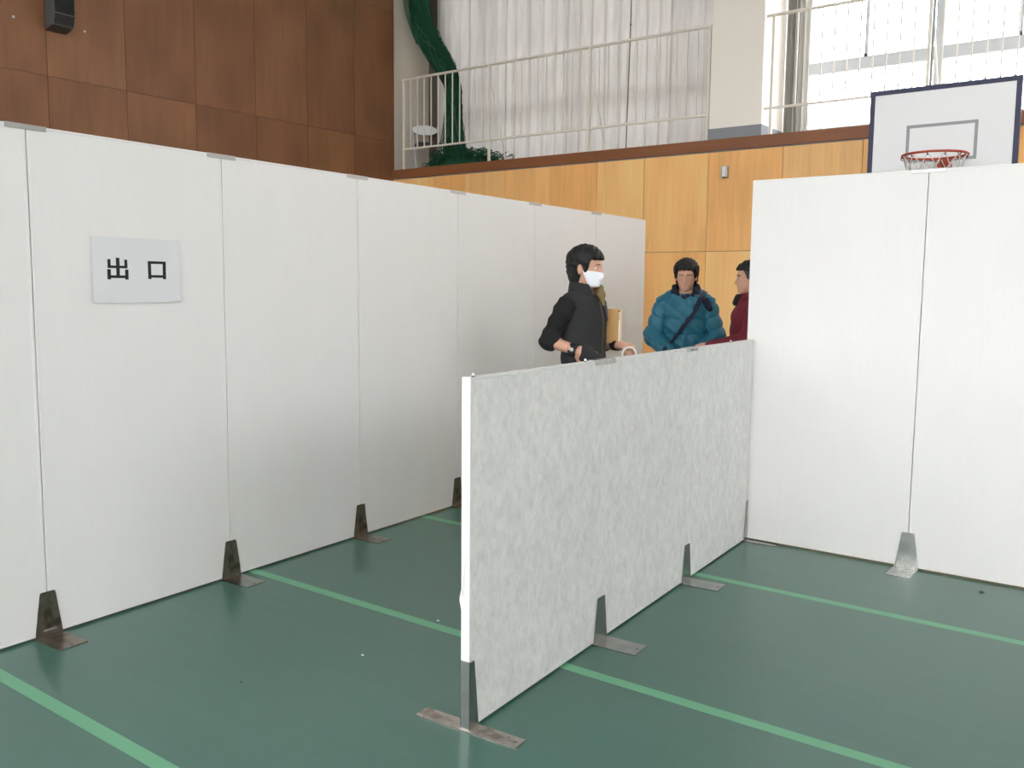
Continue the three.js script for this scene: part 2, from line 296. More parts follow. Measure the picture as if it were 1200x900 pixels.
// left run
const LL = {
  '-2': 'tall white partition panel two before the one with the paper sign', '-1': 'tall white partition panel just before the one with the paper sign',
  0: 'tall white partition panel carrying the paper exit sign', 1: 'tall white partition panel one after the panel with the paper sign', 2: 'tall white partition panel two after the panel with the paper sign',
  3: 'tall white partition panel just before the one behind the man in the vest', 4: 'tall white partition panel directly behind the back of the man in the dark vest', 5: 'tall white partition panel ending the long run, beside the orange wood wall',
};
for (let k = -2; k <= 5; k++) panel(leftRun, k, PH, M.panel, LL[k], 'tall white panels of the long run');
const ord = ['at the near edge of the sign panel', 'at the far edge of the sign panel', 'two joints past the paper sign', 'three joints past the paper sign', 'four joints past the paper sign', 'five joints past the paper sign'];
const leftStands = [];
for (let k = -1; k <= 5; k++) {
  const w = k < 0 ? 'one joint before the sign panel' : ord[k];
  leftStands[k + 1] = stand(leftRun, k * PW, k === 0 ? 'rusty steel stand with pale lettering, ' + w : 'steel foot stand of the long white run, ' + w, k === 1 || k === 3 ? [M.darkSteel, M.steel] : [M.darkSteel, M.darkSteel]);
  clip(leftRun, k * PW, PH, 'thin metal clip topping the long white run, ' + w);
}
stand(leftRun, 6 * PW, 'steel end stand at the far end of the long white run', [M.steel, M.steel], 1);
// middle low run
const ML = ['low mottled grey partition panel with the white worn end edge', 'low mottled grey partition panel in the middle of the low run', 'low mottled grey partition panel meeting the tall white panel'];
const midPanels = [];
for (let k = 0; k < 3; k++) midPanels.push(panel(midRun, k, LH, M.mottled, ML[k], 'low mottled panels', k === 2 ? PW - 0.008 : PW));
stand(midRun, 0, 'steel end stand with a long foot plate under the worn white end edge', [M.steel, M.rusty], -1);
stand(midRun, PW, 'steel stand with a rust spot at the first joint of the low partition', [M.steel, M.steel]);
stand(midRun, 2 * PW, 'steel stand at the second joint of the low partition', [M.steel, M.steel]);
stand(midRun, 3 * PW - 0.008, 'steel end stand in the corner of the low and tall partitions', [M.steel, M.steel], 1);
clip(midRun, PW, LH, 'grey metal clip on the low partition beside the man in the vest', M.steel, 0.17);
{ const c = clip(midRun, 2 * PW, LH, 'metal clip with dark print on the low partition near the teal jacket', M.clip, 0.15);
  for (const [a, b] of [[-0.03, 0.004], [0.012, 0.02], [0.026, 0.034], [0.04, 0.048]]) mesh('printed_mark', bx(a, b, -0.012, -0.006, 0.0025, 0.0029), M.black, c); }
{ // worn white edge of the first low panel
  const p = midPanels[0];
  tag(mesh('end_edge', rbx(-0.0035, 0.0015, 0.242, LH + 0.001, -TH - 0.001, 0.0, 0.0012), M.trimWhite, p), 'white end edge with worn tape');
  tag(mesh('torn_tape', tube([[-0.006, 0.60, -0.012], [-0.008, 0.555, -0.017], [-0.007, 0.50, -0.024], [-0.007, 0.475, -TH + 0.002], [-0.007, 0.45, -TH - 0.002], [-0.007, 0.425, -TH + 0.003], [-0.006, 0.36, -0.022], [-0.006, 0.30, -0.016]], 0.0024, 40, 6), M.trimWhite, p), 'loose strip of white tape');
  mesh('torn_tape', tube([[-0.006, 0.52, -0.013], [-0.007, 0.47, -0.02], [-0.007, 0.458, -TH], [-0.007, 0.435, -0.022]], 0.0032, 24, 6), M.trimWhite, p);
}
for (const [run, s, l] of [[midRun, 0.03, 'small white push pin on the corner of the low partition'], [midRun, 0.79, 'small white push pin on the low partition beside the grey clip'], [midRun, 2.46, 'small white push pin on the low partition near the maroon jacket']]) {
  const q = place(run, s), t = thing('push_pin', l, 'pin', [q[0], LH, q[2]], run.turn, 'push pins on the low partition');
  mesh('pin_head', new THREE.SphereGeometry(0.0052, 10, 8).translate(0, 0.0075, -0.012), M.trimWhite, t); mesh('pin_collar', new THREE.CylinderGeometry(0.004, 0.005, 0.004, 8).translate(0, 0.002, -0.012), M.greyPlastic, t);
}
// right run
const RL = ['tall white partition panel meeting the low mottled run', 'tall white partition panel under the basketball hoop backboard', 'tall white partition panel two past the low mottled run', 'tall white partition panel three past the low mottled run'];
for (let k = 0; k < 4; k++) panel(rightRun, k, PH, M.panel, RL[k], 'tall white panels under the basketball hoop');
for (let k = 1; k < 4; k++) { const w = ['', 'at the joint below the basketball hoop', 'one joint right of the hoop', 'two joints right of the hoop'][k]; stand(rightRun, k * PW, 'shiny bright steel stand ' + w, [M.steel, M.steel]); clip(rightRun, k * PW, PH, 'thin metal clip on the tall white panels ' + w); }
// lettering on the first stand
{
  const c = document.createElement('canvas'); c.width = 256; c.height = 48; const x = c.getContext('2d'); x.fillStyle = '#000'; x.fillRect(0, 0, 256, 48); x.fillStyle = '#fff'; x.font = 'bold italic 44px sans-serif'; x.textAlign = 'center'; x.textBaseline = 'middle'; x.fillText('WOODFULL', 128, 25);
  const t = new THREE.CanvasTexture(c), g = new THREE.PlaneGeometry(0.062, 0.013).translate(0.004, 0.03, 0.0041);
  tag(mesh('lettering', g, std({ color: 0xd8cfc2, roughness: 0.7, alphaMap: t, transparent: true, alphaTest: 0.3 }), leftStands[1]), 'pale worn lettering');
}
// rust spot on the first low stand plate is part of its steel; paper sign
{
  const W = 0.432, H = 0.285, c = document.createElement('canvas'); c.width = 864; c.height = 570; const x = c.getContext('2d'), k = 2000;
  x.fillStyle = '#dadbdc'; x.fillRect(0, 0, 864, 570); x.fillStyle = '#050505';
  const px = (u) => (u - 0.255) * k, py = (v) => (1.679 - v) * k, bar = (u0, u1, v0, v1) => x.fillRect(px(u0), py(v1), (u1 - u0) * k, (v1 - v0) * k);
  // 出
  const L = 0.324, Rr = 0.424, T = 1.590, B = 1.496, m = (L + Rr) / 2, s = 0.0165;
  bar(m - s / 2, m + s / 2, B + 0.008, T); bar(L + 0.002, L + s, 1.545, T - 0.007); bar(Rr - s - 0.002, Rr - 0.004, 1.545, T - 0.007); bar(L + 0.002, Rr - 0.004, 1.545, 1.556);
  bar(L, L + s, B, 1.540); bar(Rr - s, Rr, B, 1.540); bar(L, Rr, B + 0.006, B + 0.018);
  // 口
  const l = 0.522, r = 0.614, t = 1.580, b = 1.500; bar(l, l + s, b, t); bar(r - s, r, b, t); bar(l, r, t - 0.012, t); bar(l, r, b + 0.006, b + 0.018);
  const tex = new THREE.CanvasTexture(c); tex.colorSpace = THREE.SRGBColorSpace; tex.anisotropy = 8;
  const g = new THREE.PlaneGeometry(W, H, 36, 24), p = g.attributes.position; for (let i = 0; i < p.count; i++) { const u = p.getX(i) / W + 0.5, v = p.getY(i) / H + 0.5; p.setZ(i, 0.0015 + 0.0012 * Math.sin(u * 9 + v * 3) * Math.sin(v * 7 + 1) + 0.0022 * sstep(0.9, 1, u) * Math.abs(Math.sin(v * 11))); } g.computeVertexNormals();
  const q = place(leftRun, 0.47), sg = thing('paper_sign', 'pale sheet with two black characters meaning exit, on the white partition', 'sign', [q[0], 1.536, q[2]], leftRun.turn);
  mesh('sheet', g.translate(0, 0, 0.003), std({ map: tex, roughness: 0.6, side: THREE.DoubleSide }), sg);
}

// ---------------------------------------------------------------- balcony railing, curtains, net, chair
function railRun(x0, x1, posts, label) {
  const zr = ZB - 0.06, yB = 3.09, yT = 4.39, yL = 3.425, g = thing('balcony_railing', label, 'railing', [0, 0, 0]);
  mesh('top_rail', rod([x0, yT, zr], [x1, yT, zr], 0.017, 10), M.rail, g); mesh('bottom_rail', bx(x0, x1, yL - 0.012, yL + 0.012, zr - 0.012, zr + 0.012), M.rail, g);
  for (const x of posts) { const p = mesh('post', rbx(x - 0.016, x + 0.016, yB, yT - 0.01, zr - 0.016, zr + 0.016, 0.003), M.rail, g); if (x !== posts[0] && x !== posts[posts.length - 1]) mesh('brace', rod([x + 0.03, yT - 0.33, zr - 0.02], [x + 0.075, yB, zr - 0.3], 0.009, 6), M.rail, p); }
  const bal = bx(-0.0065, 0.0065, yL, yT - 0.012, -0.0065, 0.0065);
  for (let x = posts[0] + 0.129; x < x1 - 0.03; x += 0.1292) { if (posts.some((q) => Math.abs(q - x) < 0.03)) continue; const b = mesh('baluster', bal, M.rail, g); b.position.set(x, 0, zr); }
}
railRun(-9.15, -4.43, [-9.12, -7.575, -6.02, -4.45], 'cream metal railing in front of the white curtains');
railRun(-3.8, 1.04, [-3.72, -2.16, -0.6, 0.96], 'cream metal railing in front of the bright window');
function curtain(name, x0, x1, y0, y1, z, folds, amp, mat, label, group, ph = 0) {
  const nx = Math.round(folds * 12), ny = 14, W = x1 - x0, pos = [], uv = [], idx = [], l = (n) => n;
  for (let j = 0; j <= ny; j++) for (let i = 0; i <= nx; i++) {
    const u = i / nx, v = j / ny, t = u * folds, wob = n1(u * 0.99, 0.3, Math.max(4, Math.round(folds * 0.7)), 4), a = amp * (0.45 + wob) * (1 - 0.12 * v);
    const s = Math.sin(t * 6.283 + ph + (wob - 0.5) * 4 + 0.25 * Math.sin(v * 3 + u * 20)) + 0.35 * Math.sin(t * 12.57 + wob * 9);
    pos.push(x0 + W * u + 0.3 * amp * Math.cos(t * 6.283 + ph), y0 + (y1 - y0) * v + 0.012 * Math.sin(t * 6.283) * (1 - v), z + a * s); uv.push(W * u * 1.4, (y1 - y0) * v);
  }
  for (let j = 0; j < ny; j++) for (let i = 0; i < nx; i++) { const a = j * (nx + 1) + i, b = a + 1, c = a + nx + 1, d = c + 1; idx.push(a, b, d, a, d, c); }
  const g = new THREE.BufferGeometry(); g.setAttribute('position', new THREE.Float32BufferAttribute(pos, 3)); g.setAttribute('uv', new THREE.Float32BufferAttribute(uv, 2)); g.setIndex(idx); g.computeVertexNormals();
  return tag(mesh(name, g, mat), label, 'curtain', group);
}
curtain('curtain', -9.1, -5.80, 3.12, 6.68, ZW + 0.06, 16, 0.022, M.curtain, 'white curtain drawn behind the green net and the railing', 'white curtains over the high windows');
curtain('curtain', -5.78, -4.44, 3.12, 6.68, ZW + 0.06, 7, 0.022, M.curtain, 'white curtain drawn beside the cream pillar', 'white curtains over the high windows', 2);
curtain('curtain', 1.7, 6.5, 3.12, 6.68, ZW + 0.06, 20, 0.022, M.curtain, 'unseen white curtain drawn to dim the next window bay past the hoop', 'white curtains over the high windows', 1);  // out of view, closed to cut daylight from the back windows
curtain('curtain', 7.2, XR - 0.1, 3.12, 6.68, ZW + 0.06, 20, 0.022, M.curtain, 'unseen white curtain drawn to dim the last window bay', 'white curtains over the high windows', 3);  // likewise out of view, dims the last bay
curtain('curtain', -3.79, -3.55, 3.12, 6.68, ZW + 0.13, 5, 0.06, M.curtainGrey, 'grey curtain gathered at the side of the bright window');
for (const [a, b, l] of [[-9.2, -4.43, 'white curtain rail above the closed curtains'], [-3.8, 1.04, 'white curtain rail above the bright window']]) { const t = thing('curtain_rail', l, 'rail', [0, 0, 0]); mesh('track', bx(a, b, 6.68, 6.71, ZW + 0.08, ZW + 0.12), M.alu, t); for (let x = a + 0.2; x < b; x += 1.1) mesh('bracket', bx(x - 0.01, x + 0.01, 6.69, 6.72, ZW, ZW + 0.08), M.alu, t); }
{ const t = thing('fold_shade', 'dark cord shading the fold where the two white curtains meet', 'crease', [0, 0, 0]); mesh('crease', tube([[-5.79, 6.68, ZW + 0.17], [-5.785, 5.0, ZW + 0.175], [-5.795, 4.2, ZW + 0.18], [-5.82, 3.13, ZW + 0.17]], 0.007, 20, 6), M.greyPlastic, t); mesh('crease_bead', new THREE.SphereGeometry(0.014, 8, 6).translate(-5.787, 4.75, ZW + 0.175), M.greyPlastic, t); }  // shade of the curtain fold, built as a thin dark strand
tag(mesh('trim_4', bx(XL + 0.0, -9.0, 3.09, HC, ZW - 0.01, ZW + 0.03), M.darkStrip), 'dark strip beside the white curtains', 'room', null, 'structure');  // dark brownish grey strip at the left edge of the window
// green net: a bundle of strands that hangs from above and piles up on the balcony floor
{
  const t = thing('green_net', 'dark green sports net bunched up, hanging down to a heap behind the railing', 'net', [0, 0, 0]);
  const z = -9.92, path = [[-9.1, 6.6, 0.15], [-9.07, 5.50, 0.16], [-8.97, 5.15, 0.165], [-8.79, 4.83, 0.16], [-8.58, 4.56, 0.14], [-8.44, 4.30, 0.115], [-8.41, 4.0, 0.115], [-8.40, 3.7, 0.13], [-8.38, 3.4, 0.17], [-8.36, 3.14, 0.21]];
  const cv = new THREE.CatmullRomCurve3(path.map((p) => new THREE.Vector3(p[0], p[1], z)));
  const rad = (u) => { const s = u * (path.length - 1), i = Math.min(path.length - 2, Math.floor(s)); return mix(path[i][2], path[i + 1][2], s - i); };
  // solid core of gathered mesh with folds
  const nu = 70, nv = 40, pos = [], idx = [];
  for (let i = 0; i <= nu; i++) { const u = i / nu, c = cv.getPoint(u), tg = cv.getTangent(u), sx = -tg.y, sy = tg.x; for (let j = 0; j <= nv; j++) { const a = j / nv * 6.2832, r = rad(u) * (0.88 + 0.16 * Math.sin(a * 7 + u * 9) * Math.sin(a * 3 - u * 6) + 0.10 * Math.sin(a * 17 + u * 14) + 0.06 * Math.sin(a * 13 + u * 22)); pos.push(c.x + sx * Math.cos(a) * r, c.y + sy * Math.cos(a) * r, c.z + Math.sin(a) * r * 0.75); } }
  for (let i = 0; i < nu; i++) for (let j = 0; j < nv; j++) { const a = i * (nv + 1) + j, b = a + 1, c = a + nv + 1, d = c + 1; idx.push(a, b, d, a, d, c); }
  const g = new THREE.BufferGeometry(); g.setAttribute('position', new THREE.Float32BufferAttribute(pos, 3)); g.setIndex(idx); g.computeVertexNormals(); uvm(g);
  mesh('gathered_net', g, M.net, t);
  const strands = [], pale = [];
  for (let k = 0; k < 90; k++) {
    const a0 = R(0, 6.283), tw = R(-1.5, 1.5), rr = R(0.9, 1.12), pts = []; const u0 = R(0, 0.5), u1 = R(0.75, 1);
    for (let i = 0; i <= 14; i++) { const u = mix(u0, u1, i / 14), c = cv.getPoint(u), tg = cv.getTangent(u), a = a0 + tw * u + 0.3 * Math.sin(i * 1.7 + k), r = rad(u) * rr * (1 + 0.08 * Math.sin(i * 2.3 + k)); pts.push([c.x - tg.y * Math.cos(a) * r, c.y + tg.x * Math.cos(a) * r, c.z + Math.sin(a) * r * 0.8]); }
    (k % 7 === 0 ? pale : strands).push(tube(pts, 0.0045, 26, 4));
  }
  // a looser edge of strands on the left above, and fanning out at the bottom
  for (let k = 0; k < 8; k++) { const o = 0.015 * k, pts = [[-9.27 + o, 6.0, z + 0.1], [-9.26 + o * 0.9, 5.5, z + 0.1], [-9.17 + o * 0.7, 5.2, z + 0.1], [-9.02 + o * 0.3, 4.9, z + 0.1]]; (k % 2 ? pale : strands).push(tube(pts, 0.004, 16, 4)); }
  for (let k = 0; k < 34; k++) { const a = R(-1, 1), pts = [[-8.42 + a * 0.06, R(3.85, 4.15), z + 0.08], [-8.4 + a * 0.15, 3.6, z + 0.1], [-8.39 + a * 0.24, 3.35, z + 0.1], [-8.36 + a * 0.34, 3.14, z + R(0, 0.16)]]; (k % 5 === 0 ? pale : strands).push(tube(pts, 0.004, 12, 4)); }
  // heap: tangle of loops
  for (let k = 0; k < 240; k++) {
    const cx = mix(-8.72, -7.55, Math.pow(rnd(), 1.25)), hgt = cx < -8.0 ? 0.26 : 0.2 * (1 - (cx + 8.0) / 0.7) + 0.05, cy = 3.1 + rnd() * hgt, cz = z + R(-0.14, 0.2), pts = []; const r0 = R(0.05, 0.16), a0 = R(0, 6);
    for (let i = 0; i <= 9; i++) { const a = a0 + i * 0.62; pts.push([cx + Math.cos(a) * r0 * 1.3, Math.max(3.1, cy + Math.sin(a * 1.3 + k) * 0.05), cz + Math.sin(a) * r0 * 0.6]); }
    strands.push(tube(pts, 0.006, 22, 4));
  }
  const heapPts = []; const hg = new THREE.SphereGeometry(1, 36, 16), hp = hg.attributes.position; for (let i = 0; i < hp.count; i++) { const x = hp.getX(i), y = hp.getY(i), zz = hp.getZ(i), b = 1 + 0.16 * Math.sin(x * 9 + zz * 5) + 0.12 * Math.sin(x * 17 - zz * 11); hp.setXYZ(i, -8.2 + x * 0.55, 3.1 + Math.max(0, y) * 0.2 * b * (1 - 0.35 * (x + 1) / 2), z + 0.03 + zz * 0.24); } hg.computeVertexNormals(); mesh('net_heap', uvm(hg), M.net, t);
  const s1 = mesh('net_strands', merge(strands), M.net, t); s1.userData.kind = 'stuff';
  const s2 = mesh('net_strands', merge(pale), M.netPale, t); s2.userData.kind = 'stuff';
}
// folding chair on the balcony
{
  const t = thing('folding_chair', 'grey metal folding chair with a pale rounded back, on the balcony behind the railing', 'chair', [-8.99, 3.09, -10.0], 0.95);
  const mt = M.alu, w = 0.19;
  for (const s of [-1, 1]) { mesh('leg', rod([s * w, 0, 0.2], [s * w, 0.72, -0.16], 0.011), mt, t); mesh('leg', rod([s * (w - 0.025), 0, -0.2], [s * (w - 0.025), 0.42, 0.14], 0.011), mt, t); }
  mesh('seat', new RoundedBoxGeometry(0.36, 0.035, 0.34, 3, 0.016).translate(0, 0.425, 0.03), M.greyPlastic, t);
  const b = new THREE.SphereGeometry(1, 24, 14); b.scale(0.19, 0.085, 0.022); b.rotateX(-0.42).translate(0, 0.66, -0.13); tag(mesh('backrest', b, M.board, t), 'pale rounded backrest');
  for (const z of [0.17, -0.17]) mesh('stretcher', rod([-w, 0.06, z], [w, 0.06, z], 0.009), mt, t);
}
// ---------------------------------------------------------------- loudspeaker, wall box, basketball hoop
{
  const t = thing('wall_loudspeaker', 'black box loudspeaker hanging on the dark brown wall', 'speaker', [XL, 3.98, -4.77]), d = 0.20;
  const s = new THREE.Shape(); s.moveTo(0.03, 0); s.lineTo(d - 0.03, 0.03); s.lineTo(d, 0.13); s.lineTo(d, 0.72); s.lineTo(0.03, 0.72); s.closePath();
  const body = new THREE.ExtrudeGeometry(s, { depth: 0.2, bevelEnabled: true, bevelSize: 0.006, bevelThickness: 0.006, bevelSegments: 2 }).translate(0, 0, -0.1); mesh('cabinet', uvm(body), M.greyPlastic, t);
  tag(mesh('grille', rbx(d + 0.004, d + 0.014, 0.14, 0.71, -0.097, 0.097, 0.004), M.grille, t), 'black mesh front');
  const lip = new THREE.BoxGeometry(0.008, 0.098, 0.195); lip.rotateZ(-0.29); mesh('front_lip', uvm(lip.translate(d - 0.010, 0.083, 0)), M.black, t);
  mesh('wall_bracket', bx(0, 0.04, 0.25, 0.5, -0.05, 0.05), M.black, t);
}
{
  const t = thing('wall_box', 'small metal switch box high on the orange wood wall', 'box', [-4.185, 2.71, ZB]);
  mesh('box_body', rbx(-0.042, 0.035, 0, 0.125, 0, 0.05, 0.006), M.clip, t); mesh('box_lid', rbx(-0.02, 0.02, 0.012, 0.118, 0.05, 0.062, 0.004), M.trimWhite, t); mesh('box_foot', bx(-0.02, 0.02, -0.006, 0, 0.005, 0.04), M.fascia, t);
}
{
  const zb = -8.6, xc = -1.745, x0 = -2.385, x1 = -1.195, yT = 3.245, yB = 2.34, t = thing('basketball_hoop', 'basketball hoop with white backboard edged in navy, mounted on the back wall', 'hoop', [xc, 0, zb]);
  const a = x0 - xc, b = x1 - xc, bd = mesh('backboard', rbx(a, b, yB, yT, -0.03, 0, 0.004), M.board, t), e = 0.036;
  const edge = [bx(a - 0.006, b + 0.006, yT - e, yT + 0.006, -0.034, 0.004), bx(a - 0.006, b + 0.006, yB - 0.006, yB + e, -0.034, 0.004), bx(a - 0.006, a + e, yB + e, yT - e, -0.034, 0.004), bx(b - e, b + 0.006, yB + e, yT - e, -0.034, 0.004)];
  tag(mesh('border', merge(edge), M.navy, bd), 'navy border');
  for (let i = 0; i < 11; i++) mesh('border_bolt', new THREE.CylinderGeometry(0.006, 0.006, 0.016, 6).translate(a + 0.06 + i * (b - a - 0.12) / 10, yT + 0.012, -0.014), M.navy, bd);
  const q0 = -2.07 - xc, q1 = -1.50 - xc, r0 = 2.60, r1 = 2.925, s = 0.026;
  tag(mesh('target_square', merge([bx(q0, q1, r1 - s, r1, 0, 0.0025), bx(q0, q1, r0, r0 + s, 0, 0.0025), bx(q0, q0 + s, r0 + s, r1 - s, 0, 0.0025), bx(q1 - s, q1, r0 + s, r1 - s, 0, 0.0025)]), M.greyLine, bd), 'grey painted rectangle');
  const rimY = 2.60, rr = 0.246, zc = 0.40, rim = mesh('rim', new THREE.TorusGeometry(rr, 0.010, 10, 48).rotateX(Math.PI / 2).translate(0, rimY, zc), M.orange, t);
  mesh('rim_plate', rbx(-0.06, 0.06, rimY - 0.09, rimY + 0.02, 0, 0.012, 0.003), M.orange, rim);
  mesh('rim_bracket', merge([rod([-0.05, rimY - 0.01, 0.01], [-0.09, rimY, zc - rr * 0.92], 0.009), rod([0.05, rimY - 0.01, 0.01], [0.09, rimY, zc - rr * 0.92], 0.009), rod([0, rimY - 0.08, 0.01], [0, rimY - 0.005, zc - rr], 0.008)]), M.orange, rim);
  const cords = [[], []], N = 12;
  const P = (k, l) => { const f = [1, 0.86, 0.72, 0.62, 0.58][l], y = rimY - [0.005, 0.1, 0.2, 0.29, 0.36][l], an = (k + l * 0.5) / N * 6.2832; return [Math.cos(an) * rr * f, y, zc + Math.sin(an) * rr * f]; };
  for (let k = 0; k < N; k++) for (let l = 0; l < 4; l++) { cords[0].push(rod(P(k, l), P(k, l + 1), 0.0045, 5)); cords[0].push(rod(P(k, l), P(k - 1, l + 1), 0.0045, 5)); }
  mesh('net', merge(cords[0]), M.netWhite, t);
  for (let k = 0; k < N; k++) { const p = P(k, 0); mesh('net_hook', new THREE.TorusGeometry(0.016, 0.004, 5, 10).rotateY(-k / N * 6.28).translate(p[0], rimY - 0.012, p[2]), M.netRed, rim); }
  // arms to the back wall and the hanging rod
  for (const sx of [-0.4, 0.4]) for (const y of [2.5, 3.0]) mesh('support_arm', rod([sx, y, -0.03], [sx, y - 0.1 * 0, ZB - zb], 0.022, 8), M.alu, t);
  mesh('hanging_rod', rod([-0.155, yT, -0.02], [-0.155, HC, -0.02], 0.011, 8), M.greyLine, t);
}
// crumbs on the floor
for (const [x, z, s, m] of [[-2.56, -2.92, 0.006, M.trimWhite], [-2.55, -2.45, 0.006, M.trimWhite], [-1.07, -1.95, 0.004, M.trimWhite], [-2.73, -2.0, 0.004, M.black], [-0.7, -4.86, 0.011, M.greyPlastic]]) {
  const g = new THREE.IcosahedronGeometry(s, 0); g.scale(1.3, 0.5, 0.9); g.translate(0, s * 0.42, 0); const w = m === M.trimWhite, o = mesh(w ? 'paper_scrap' : 'dirt_crumb', g, m); o.position.set(x, 0, z);
  tag(o, w ? 'tiny white scrap lying on the green floor' : m === M.black ? 'tiny black speck lying on the green floor' : 'tiny dark crumb on the green floor near the shiny stand', 'litter', w ? 'white scraps on the floor' : null);
}

// ---------------------------------------------------------------- people
const len3 = (x, y, z) => Math.sqrt(x * x + y * y + z * z);
const smin = (a, b, k) => { const h = Math.max(k - Math.abs(a - b), 0) / k; return Math.min(a, b) - h * h * k * 0.25; };
const smax = (a, b, k) => -smin(-a, -b, k);
function cap(a, b, ra, rb, kz = 1) {                                   // tapered capsule, flattened along z by kz
  const ax = a[0], ay = a[1], az = a[2] / kz, dx = b[0] - ax, dy = b[1] - ay, dz = b[2] / kz - az, dd = dx * dx + dy * dy + dz * dz || 1e-9, m = Math.min(1, kz);
  return (x, y, z) => { const px = x - ax, py = y - ay, pz = z / kz - az, t = clamp((px * dx + py * dy + pz * dz) / dd, 0, 1); return (len3(px - dx * t, py - dy * t, pz - dz * t) - mix(ra, rb, t)) * m; };
}
const ell = (c, r) => { const m = Math.min(...r); return (x, y, z) => { const a = (x - c[0]) / r[0], b = (y - c[1]) / r[1], d = (z - c[2]) / r[2], k0 = len3(a, b, d), k1 = len3(a / r[0], b / r[1], d / r[2]); return k1 < 1e-9 ? -m : k0 * (k0 - 1) / k1; }; };
const uni = (k, ...f) => (x, y, z) => { let d = f[0](x, y, z); for (let i = 1; i < f.length; i++) d = smin(d, f[i](x, y, z), k); return d; };
function surface(f, lo, hi, h) {                                       // surface nets
  const n = [0, 1, 2].map((i) => Math.ceil((hi[i] - lo[i]) / h) + 1), [nx, ny, nz] = n, v = new Float32Array(nx * ny * nz), id = new Int32Array(nx * ny * nz).fill(-1), pos = [], idx = [];
  const at = (i, j, k) => (k * ny + j) * nx + i;
  for (let k = 0; k < nz; k++) for (let j = 0; j < ny; j++) for (let i = 0; i < nx; i++) v[at(i, j, k)] = f(lo[0] + i * h, lo[1] + j * h, lo[2] + k * h);
  const C = [[0, 0, 0], [1, 0, 0], [0, 1, 0], [1, 1, 0], [0, 0, 1], [1, 0, 1], [0, 1, 1], [1, 1, 1]], E = [[0, 1], [2, 3], [4, 5], [6, 7], [0, 2], [1, 3], [4, 6], [5, 7], [0, 4], [1, 5], [2, 6], [3, 7]];
  for (let k = 0; k < nz - 1; k++) for (let j = 0; j < ny - 1; j++) for (let i = 0; i < nx - 1; i++) {
    let s = 0; const q = []; for (let c = 0; c < 8; c++) { const w = v[at(i + C[c][0], j + C[c][1], k + C[c][2])]; q.push(w); if (w < 0) s++; } if (s === 0 || s === 8) continue;
    let x = 0, y = 0, z = 0, m = 0; for (const [a, b] of E) if ((q[a] < 0) !== (q[b] < 0)) { const t = q[a] / (q[a] - q[b]); x += C[a][0] + (C[b][0] - C[a][0]) * t; y += C[a][1] + (C[b][1] - C[a][1]) * t; z += C[a][2] + (C[b][2] - C[a][2]) * t; m++; }
    id[at(i, j, k)] = pos.length / 3; pos.push(lo[0] + (i + x / m) * h, lo[1] + (j + y / m) * h, lo[2] + (k + z / m) * h);
  }
  const quad = (a, b, c, d, flip) => { if (a < 0 || b < 0 || c < 0 || d < 0) return; if (flip) idx.push(a, c, b, a, d, c); else idx.push(a, b, c, a, c, d); };
  for (let k = 1; k < nz - 1; k++) for (let j = 1; j < ny - 1; j++) for (let i = 1; i < nx - 1; i++) {
    const a = v[at(i, j, k)] < 0;
    if (a !== v[at(i + 1, j, k)] < 0) quad(id[at(i, j - 1, k - 1)], id[at(i, j, k - 1)], id[at(i, j, k)], id[at(i, j - 1, k)], !a);
    if (a !== v[at(i, j + 1, k)] < 0) quad(id[at(i - 1, j, k - 1)], id[at(i, j, k - 1)], id[at(i, j, k)], id[at(i - 1, j, k)], a);
    if (a !== v[at(i, j, k + 1)] < 0) quad(id[at(i - 1, j - 1, k)], id[at(i, j - 1, k)], id[at(i, j, k)], id[at(i - 1, j, k)], !a);
  }
  const nor = new Float32Array(pos.length), e = h * 0.5;
  for (let i = 0; i < pos.length; i += 3) { const x = pos[i], y = pos[i + 1], z = pos[i + 2], gx = f(x + e, y, z) - f(x - e, y, z), gy = f(x, y + e, z) - f(x, y - e, z), gz = f(x, y, z + e) - f(x, y, z - e), l = len3(gx, gy, gz) || 1; nor[i] = gx / l; nor[i + 1] = gy / l; nor[i + 2] = gz / l; }
  const g = new THREE.BufferGeometry(); g.setAttribute('position', new THREE.Float32BufferAttribute(pos, 3)); g.setAttribute('normal', new THREE.BufferAttribute(nor, 3)); g.setIndex(idx); return uvm(g);
}
const fabric = (hex, o = {}) => std({ color: hex, roughness: 0.9, ...o });
const skinTex = dataTex(256, 256, (u, v) => { const k = 1 + (n1(u, v, 40, 40) - 0.5) * 0.07 + (n2(u, v, 9, 9) - 0.5) * 0.07; return [205 * k, 158 * k, 132 * k]; }, true, [0.3, 0.3]);
const skin = std({ map: skinTex, roughness: 0.6 });
// head about its own middle: eyes at y = 0, face towards +z
const headS = uni(0.03, ell([0, 0.028, -0.014], [0.077, 0.088, 0.096]), ell([0, -0.036, 0.016], [0.062, 0.078, 0.068]), cap([0, -0.092, 0.05], [0, -0.094, 0.058], 0.022, 0.02));
const headSDF = (x, y, z) => {
  let d = headS(x, y, z); const ax = Math.abs(x);
  d = smin(d, cap([0, 0.004, 0.080], [0, -0.034, 0.096], 0.007, 0.012)(x, y, z), 0.016);
  d = smin(d, cap([0.012, 0.022, 0.078], [0.042, 0.02, 0.066], 0.009, 0.008)(ax, y, z), 0.02);
  d = smax(d, -ell([0.031, 0.0, 0.092], [0.018, 0.011, 0.016])(ax, y, z), 0.012);
  d = smin(d, cap([0, -0.060, 0.078], [0.019, -0.062, 0.072], 0.007, 0.004)(ax, y, z), 0.01);
  d = smin(d, ell([0.078, -0.008, -0.008], [0.010, 0.031, 0.018])(ax, y, z), 0.008);
  d = smax(d, -ell([0.086, -0.004, -0.002], [0.006, 0.018, 0.009])(ax, y, z), 0.006);
  return d;
};
const neckSDF = cap([0, -0.05, -0.02], [0, -0.21, -0.045], 0.052, 0.058);
